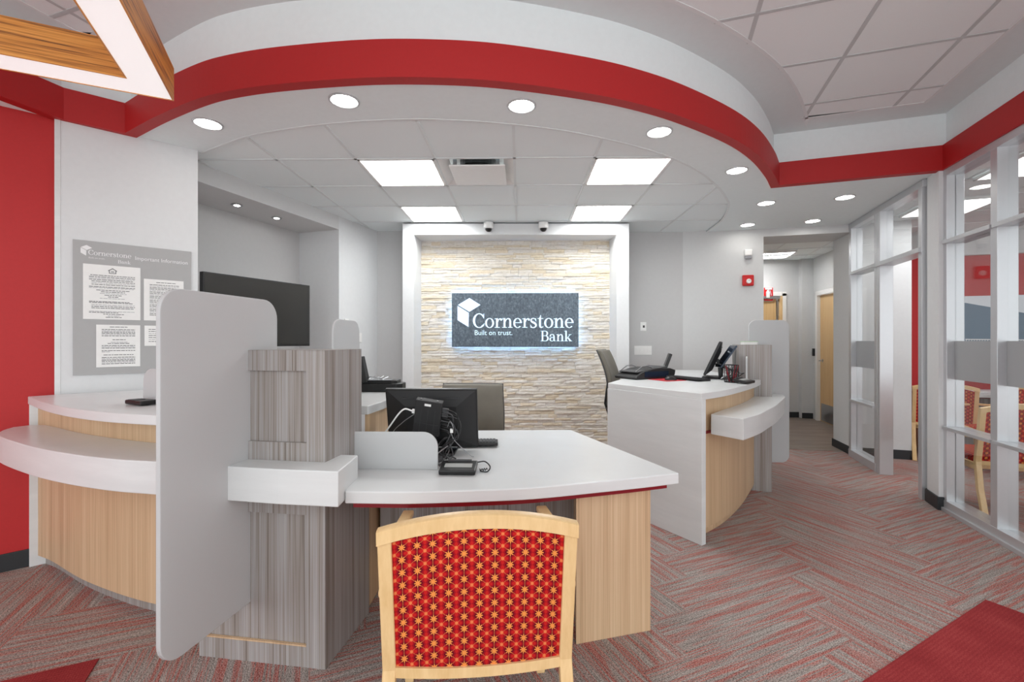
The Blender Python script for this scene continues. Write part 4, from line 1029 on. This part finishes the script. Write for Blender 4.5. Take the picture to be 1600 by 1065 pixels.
h_ = [(-.185+.0022*k, 2.07+.012*math.sin(k*1.4)*.3+.0012*k, DZ+.012+.006*math.cos(k*1.4)) for k in range(16)]
b.tube(h_, .0022, 6)
tag(link('coiled_cord', b, M['black']), 'small black coiled cord right of the near signature pad', 'cord')
t = thing('computer_mouse', 'black computer mouse under the cables behind the small desk divider', 'mouse', (-.42,2.27,DZ))
b = MB(); b.lathe((-.42,2.27,DZ),[(.034,.0),(.036,.01),(.03,.024),(.016,.034),(.003,.037)],20); link('shell', b, M['dgrey'], t, smooth=True)

# right counter
t = monitor('black flat monitor seen edge on, on the right counter', (1.822,4.33,RZ), R(65), R(24), .46, .33, .19)
keyboard('black keyboard on the right counter beside the red mouse pad', (1.50,4.13,RZ), R(115), .40, .15)
tag(link('mouse_pad', MB().box((1.30,4.09,RZ+.0015),(.22,.26,.003), R(25)), plain('red_mouse_pad_cloth', (176, 30, 44), .8), bevel=.001), 'thin red mouse pad on the right white counter', 'mouse pad')
t = thing('computer_mouse', 'black computer mouse on the red pad', 'mouse', (1.33,4.05,RZ+.003))
b = MB(); n = 14; vs = []
for i in range(9):
    v = i/8; z_ = .036*math.sin(math.pi*(.12+.80*v)); wr = .031*math.sqrt(max(.02, 1-(2*v-1)**4))
    for k in range(n): a = math.pi*k/(n-1); vs.append((1.33+(v-.5)*.105, 4.05+wr*math.cos(a), RZ+.003+z_*math.sin(a)))
b.add(vs, [(i*n+k, i*n+k+1, (i+1)*n+k+1, (i+1)*n+k) for i in range(8) for k in range(n-1)]+[tuple(range(n)), tuple(range(8*n, 9*n))]); link('shell', b, M['black'], t, smooth=True)
link('wheel', MB().box((1.30,4.05,RZ+.036),(.014,.006,.008)), M['dgrey'], t)
# customer display on a stalk
t = thing('customer_display', 'slim dark blue tilted display behind the right counter monitor', 'display', (1.90,4.24,RZ))
m = Matrix.Rotation(R(80), 3, 'Z') @ Matrix.Rotation(R(34), 3, 'X')
link('panel', MB().box((1.895,4.23,RZ+.205),(.20,.016,.24), rot=m), M['blue_black'], t, bevel=.004)
b = MB(); b.tube([(1.87,4.26,RZ+.01),(1.875,4.255,RZ+.12),(1.90,4.24,RZ+.17)], .010); b.box((1.87,4.26,RZ+.006),(.16,.12,.012), R(20)); link('stand', b, M['black'], t)
link('latch', MB().box((1.90,4.19,RZ+.25),(.012,.012,.012), rot=m), M['steel'], t)
t = thing('cable_bundle', 'tangle of thin black cables behind the right counter monitor', 'cables', (1.84,4.2,RZ))
for k in range(8):
    x_ = 1.80+.02*k; link('cable', MB().tube(curve3([(x_-.04,4.28,RZ+.15-.008*k),(x_+.03,4.16-.01*k,RZ+.13-.01*k),(x_+.05,4.10,RZ+.06),(x_-.01+.01*(k%3),4.10+.01*(k%4),RZ+.006),(x_+.02,4.03,RZ+.005)]), .003, 6), M['black' if k % 3 else 'steel'], t)
t = thing('pencil_cup', 'black wire mesh pencil cup on the right counter', 'pencil cup', (1.780,3.87,RZ))
pc2 = Vector((1.780,3.87,RZ)); b = MB(); rr = .055; n = 16
def CP(k, z): a = 2*math.pi*k/n; return pc2+Vector((rr*math.cos(a), rr*math.sin(a), z))
for k in range(n): b.tube([CP(k,.004), CP(k,.145)], .0016, 5); b.tube([CP(k,.004), CP(k+4,.145)], .001, 4)
link('mesh_wall', b, M['black'], t)
b = MB()
for z_, r_ in ((.004,.003),(.05,.0015),(.1,.0015),(.147,.0035)): b.tube([CP(k,z_) for k in range(n+1)], r_, 6)
b.lathe(pc2,[(rr,0),(rr,.003)],n); link('rim', b, M['black'], t)
pr = plain('red_pen_plastic', (150, 20, 40), .4)
for k in range(7):
    a = k*2.4; r_ = .028+.006*(k%3); p0_ = pc2+Vector((r_*math.cos(a)*.5, r_*math.sin(a)*.5, .006)); p1_ = pc2+Vector((r_*1.4*math.cos(a), r_*1.4*math.sin(a), .125+.012*(k%3)))
    tag(link('pen', MB().tube([p0_, p0_.lerp(p1_,.9), p1_], [.0045,.0045,.003], 8), pr if k % 3 else M['black']), ('dark red pen' if k % 3 else 'black pen')+' standing in the black mesh pencil cup', 'pen', ('red' if k % 3 else 'black')+' pens in the mesh cup')
sig_pad('black signature pad at the front edge of the right counter', (1.835,3.77,RZ), R(40))
# document scanner with tray and screen
t = thing('document_scanner', 'curved dark document scanner with upright display at the left of the right counter', 'scanner', (1.25,4.36,RZ))
b = MB(); ang = R(30); cc, ss = math.cos(ang), math.sin(ang)
def SC(x, y, z): return (1.25+x*cc-y*ss, 4.36+x*ss+y*cc, RZ+z)
prf = [(-.33,0),(.12,0),(.16,.03),(.17,.075),(.10,.095),(-.05,.10),(-.18,.085),(-.27,.06),(-.34,.02)]
n = len(prf); b.add([SC(x,-.14,z) for x,z in prf]+[SC(x,.14,z) for x,z in prf], [tuple(range(n)), tuple(range(n,2*n))[::-1]]+[(i,(i+1)%n,(i+1)%n+n,i+n) for i in range(n)]); link('body', b, M['blackm'], t, bevel=.008)
b = MB(); b.add([SC(-.30,-.12,.068),SC(.08,-.12,.112),SC(.08,.12,.112),SC(-.30,.12,.068),SC(-.30,-.12,.060),SC(.08,-.12,.104),SC(.08,.12,.104),SC(-.30,.12,.060)],[(0,1,2,3),(7,6,5,4),(0,4,5,1),(1,5,6,2),(2,6,7,3),(3,7,4,0)]); link('paper_tray', b, M['dgrey'], t, bevel=.002)
b = MB(); b.tube([SC(-.30,-.10,.07),SC(-.22,-.10,.115),SC(-.16,-.10,.12),SC(-.10,-.10,.10)], .005, 6); b.tube([SC(-.30,.10,.07),SC(-.22,.10,.115),SC(-.16,.10,.12),SC(-.10,.10,.10)], .005, 6); link('paper_guide', b, M['steel'], t)
mm = Matrix.Rotation(R(-13), 3, 'Z') @ Matrix.Rotation(R(20), 3, 'Y')
link('display', MB().box(SC(.215,0,.155),(.028,.17,.15), rot=mm), M['black'], t, bevel=.006)
b = MB(); b.tube([SC(.13,0,.07),SC(.18,0,.10)], .016); link('hinge', b, M['steel'], t)
b = MB(); b.box(SC(-.08,-.141,.045),(.30,.004,.05), ang); link('front_window', b, M['blue_black'], t)
# equipment behind the left counter
t = thing('document_scanner', 'black scanner with upright screen on the left counter, right of the pillar', 'scanner', (-.95,3.0,LZ))
b = MB(); b.prism([(-1.16,2.92),(-.80,2.92),(-.77,2.96),(-.77,3.05),(-1.16,3.05)], LZ, LZ+.055); b.prism([(-1.05,2.935),(-.80,2.935),(-.80,3.04),(-1.05,3.04)], LZ+.05, LZ+.075); link('body', b, M['black'], t, bevel=.006)
mm = Matrix.Rotation(R(-12), 3, 'Y'); link('display', MB().box((-1.02,2.94,LZ+.145),(.035,.06,.17), rot=mm), M['blackm'], t, bevel=.005)
b = MB()
for k in range(5): b.tube([(-1.02+.03*k,2.95,LZ+.080),(-1.0+.03*k,3.02,LZ+.092+.004*(k%2))], .0025, 5)
b.tube([(-1.03,2.94,LZ+.085),(-.97,2.93,LZ+.098),(-.9,2.94,LZ+.085)], .003, 6); link('wire_guide', b, M['steel'], t)
mb_ = MB().prism([(-1.02,2.925),(-.84,2.925),(-.84,3.0),(-1.02,3.0)], LZ+.0755, LZ+.077); link('paper_tray', mb_, M['steel'], t)
t = thing('card_terminal', 'small black device tip on the left counter beside the frosted divider', 'card terminal', (-1.97,2.33,LZ))
link('case', MB().box((-1.965,2.325,LZ+.015),(.15,.08,.022), R(-24)), M['black'], t, bevel=.006)
link('keypad', MB().box((-1.99,2.325,LZ+.027),(.06,.05,.003), R(-24)), M['dgrey'], t)

# ------------------------------------------------------------------ glass partitions
def glazed(name, A, B, posts, rails, z_top, doorspan=None, film=None):
    """aluminium framed glass wall along A-B. posts = distances along; rails = list of (z, from, to)"""
    A, B = Vector(A), Vector(B); dd = (B-A).normalized(); nn = Vector((dd.y, -dd.x)); ln_ = (B-A).length; aq_ = math.atan2(dd.y, dd.x)
    w = bpy.data.objects.new(name, None); C.objects.link(w); w.location = (A.x, A.y, 0); w['_o'] = (A.x, A.y, 0); w['kind'] = 'structure'
    def P(s_, n_=0): p = A+dd*s_+nn*n_; return (p.x, p.y)
    def bx(s0, s1, z0, z1, dep, off=0): 
        c = P((s0+s1)/2, off); return MB().box((c[0], c[1], (z0+z1)/2), (s1-s0, dep, z1-z0), aq_)
    for i, (s_, pw) in enumerate(posts):
        link('mullion', bx(s_-pw/2, s_+pw/2, 0, z_top-.06, .115), M['alu'], w, bevel=.002)
        g_ = bx(s_-pw/2-.004, s_-pw/2, .1, z_top-.07, .03); link('gasket', g_, M['alud'], w)
    link('head_rail', bx(0, ln_, z_top-.065, z_top-.004, .12), M['alu'], w, bevel=.002)
    link('head_rail', bx(0, ln_, z_top-.004, z_top, .07), M['alud'], w)
    return w, P, bx
# far partition with the open doorway
GA, GB = (3.951,5.455), (3.49,3.93)
w, P, bx = glazed('window_1', GA, GB, [(.035,.06),(.70,.06),(.765,.06),(1.545,.06)], [], HC)
link('mid_rail', bx(.06,.72,2.135,2.165,.15), M['alu'], w, bevel=.002); link('mid_rail', bx(.06,.67,.655,.68,.15), M['alu'], w, bevel=.002)
link('door_head', bx(.69,1.56,2.125,2.165,.15), M['alu'], w, bevel=.002); link('sill_rail', bx(.0,.70,0,.085,.125), M['alu'], w, bevel=.002)
for a_, c_, z0_, z1_ in ((.065,.67,.085,.655),(.065,.67,.68,2.135),(.065,.67,2.165,2.68),(.795,1.515,2.165,2.68)): link('glass_pane', bx(a_, c_, z0_, z1_, .008), M['glass'], w)
link('frosted_band', bx(.066,.669,1.06,1.36,.012), M['film'], w)
struct('wall_glazing_pier', MB().prism([(3.50,3.945),(3.455,3.93),(3.375,3.735),(3.46,3.715),(3.53,3.92)], 0, HC), M['wall_white'])
struct('baseboard_pier', MB().prism([(3.475,3.955),(3.443,3.936),(3.357,3.724),(3.455,3.702),(3.475,3.75)], 0, .105), M['baseb'], bevel=.003)
# near partition
GC, GD = (3.468,3.735), (2.72,1.10)
posts = [(.035,.06),(.585,.065),(1.13,.065),(1.68,.065),(2.23,.065)]
w, P, bx = glazed('window_2', GC, GD, posts, [], HC)
for k in range(len(posts)-1):
    s0, s1 = posts[k][0]+.03, posts[k+1][0]-.032
    for z_ in ((2.135,2.165),(.655,.68)): link('mid_rail', bx(s0-.02, s1+.02, z_[0], z_[1], .155), M['alu'], w, bevel=.002)
    for z0_, z1_ in ((.085,.655),(.68,2.135),(2.165,2.68)): link('glass_pane', bx(s0, s1, z0_, z1_, .008), M['glass'], w)
    link('frosted_band', bx(s0+.001, s1-.001, 1.055, 1.36, .012), M['film'], w)
link('sill_rail', bx(0, 2.7, 0, .085, .125), M['alu'], w, bevel=.002)
link('floor_track', bx(0, 2.7, 0, .03, .16), M['alu'], w, bevel=.002)

# ------------------------------------------------------------------ office behind the glass
b = MB(); b.wallseg((4.02,5.435), (4.485,5.30), .1, 0, 2.765); b.wallseg((4.485,5.30),(4.74,6.19), .1, 0, 2.765)
struct('wall_office_pier', b, M['wall_white'])
struct('baseboard_office_pier', MB().wallseg((4.0,5.43),(4.485,5.288), .01, 0, .105), M['baseb'])
rA = Vector((4.70,6.22)); rB = rA+U*2.9
struct('wall_office_red', MB().wallseg(tuple(rA), tuple(rB), .1, 0, 2.45), M['red'])
struct('wall_office_bulkhead', MB().wallseg(tuple(rA-V*.06), tuple(rB-V*.06), .16, 2.45, 2.765), M['wall_white'])
struct('baseboard_office', MB().wallseg(tuple(rA-V*.012), tuple(rB-V*.012), .012, 0, .105), M['baseb'])
eA = Vector((rB.x, rB.y)); eB = eA-V*6.2
struct('wall_office_right', MB().wallseg(tuple(eA), tuple(eB), .1, 0, 2.765), M['wall'])
b = MB().prism([(3.62,5.5),(4.8,6.5),tuple(eA+V*.2),tuple(eB),(2.78,1.0),(3.54,3.72),(3.56,3.9)], 2.745, 2.765)
oc = struct('ceiling_office', MB().prism([(3.985,5.48),(4.4,6.4),tuple(eA+V*.2),tuple(eB),(2.79,1.05),(3.535,3.71),(3.57,3.95)], 2.745, 2.765), M['tile'])
g = MB(); ocp = [(3.985,5.48),(4.4,6.4),tuple(eA+V*.2),tuple(eB),(2.79,1.05),(3.535,3.71),(3.57,3.95)]; G2 = Vector((5.0,3.6))
for k in range(-8, 8):
    for (P_, D) in ((G2+V*.61*k, U), (G2+U*.61*k, V)):
        for a_, e_ in clipseg(P_-D*9+Vector((.0007,.0003)), P_+D*9, ocp): g.wallseg(tuple(a_), tuple(e_), .02, 2.74, 2.745)
struct('trim_9', g, M['grid'])
def office_light(a, c, lab):
    p = Vector((5.0,3.6))+U*.61*a+V*.61*c+U*.315+V*.315
    t = thing('ceiling_light', lab, 'ceiling light', (p.x, p.y, 2.70), math.atan2(U.y, U.x), 'office troffers')
    b = MB(); 
    for s_ in (-1,1): b.box((s_*.29,0,.03),(.02,.60,.024)); b.box((0,s_*.29,.03),(.60,.02,.024))
    link('frame', b, M['white_pl'], t, world=False); link('lens', MB().box((0,0,.034),(.56,.56,.01)), M['troffo'], t, world=False)
office_light(-2, 1, 'office troffer light seen through the glass, nearest the doorway')
office_light(0, 1, 'office troffer light seen through the glass, right of the doorway one')
office_light(-2, -1, 'office troffer light seen high through the near glass partition')
# desk, picture and chairs in the office
t = thing('office_desk', 'office desk with white top and oak sides behind the glass partition', 'desk', (5.88,5.44,0), math.atan2(U.y, U.x))
link('worktop', MB().box((0,0,.735),(1.9,.72,.035)), M['solid'], t, world=False, bevel=.004)
link('side_panel', MB().box((-.90,0,.36),(.03,.66,.71)), M['oak'], t, world=False); link('side_panel', MB().box((.90,0,.36),(.03,.66,.71)), M['oak'], t, world=False)
link('modesty_panel', MB().box((0,-.25,.42),(1.77,.02,.55)), M['greywood'], t, world=False)
p = Vector((5.88,5.44))+U*.1; 
t = thing('desk_telephone', 'white desk telephone on the office desk behind the glass', 'telephone', (p.x-.1, p.y-.03,.7525), R(-16))
link('base', MB().box((0,0,.02),(.2,.17,.04)), M['white_pl'], t, world=False, bevel=.006); link('handset', MB().box((-.07,0,.055),(.05,.19,.03)), M['dgrey'], t, world=False, bevel=.01)
b = MB().box((5.45,5.52,.757),(.30,.21,.006), R(-10)); tag(link('paper_stack', b, M['paper']), 'loose white papers on the office desk behind the glass', 'papers')
pa = rA+U*.95-V*.02
t = thing('framed_picture', 'large picture of a blue wall and white fence on the office wall', 'picture', (pa.x, pa.y, 1.0), math.atan2(U.y, U.x))
def FP(a, c_, q): return (a, -.005-q, c_)
link('backing', MB().plate([(0,-.13),(1.85,-.13),(1.85,.93),(0,.93)], lambda a, c_, q: FP(a, c_, q), .02), M['bluehaze'], t, world=False)
link('blue_wall', MB().plate([(.0,.10),(1.3,.10),(1.3,.55),(.0,.86)], lambda a, c_, q: FP(a, c_, .02+q), .002), M['mural_blue'], t, world=False)
link('grey_ground', MB().plate([(0,-.10),(1.85,-.10),(1.85,.30),(1.3,.36),(1.2,.12),(0,.12)], lambda a, c_, q: FP(a, c_, .0225+q), .002), M['mural_grey'], t, world=False)
b = MB()
for k in range(46):
    x_ = .02+k*.027; b.plate([(x_,.12),(x_+.006,.12),(x_+.006+.05,.38),(x_+.05,.38)], lambda a, c_, q: FP(a, c_, .025+q), .001)
b.plate([(.06,.375),(1.3,.36),(1.3,.372),(.06,.387)], lambda a, c_, q: FP(a, c_, .0262+q), .001)
link('white_fence', b, M['letw'], t, world=False)
for lab, x_, y_, rz in (('beech guest chair with patterned back seen through the office doorway', 4.775,5.235,-30),
                        ('beech guest chair right behind the near glass, back towards the lobby', 3.825,3.57,-17),
                        ('beech guest chair by the office desk, further back behind the glass', 5.22,4.86,100)):
    c = copy_tree(proto); c.location = (x_, y_, 0); c.rotation_euler = (0,0,R(rz)); c['label'] = lab; c['group'] = 'beech guest chairs in the glass office'

for o in bpy.data.objects:
    if '_o' in o: del o['_o']
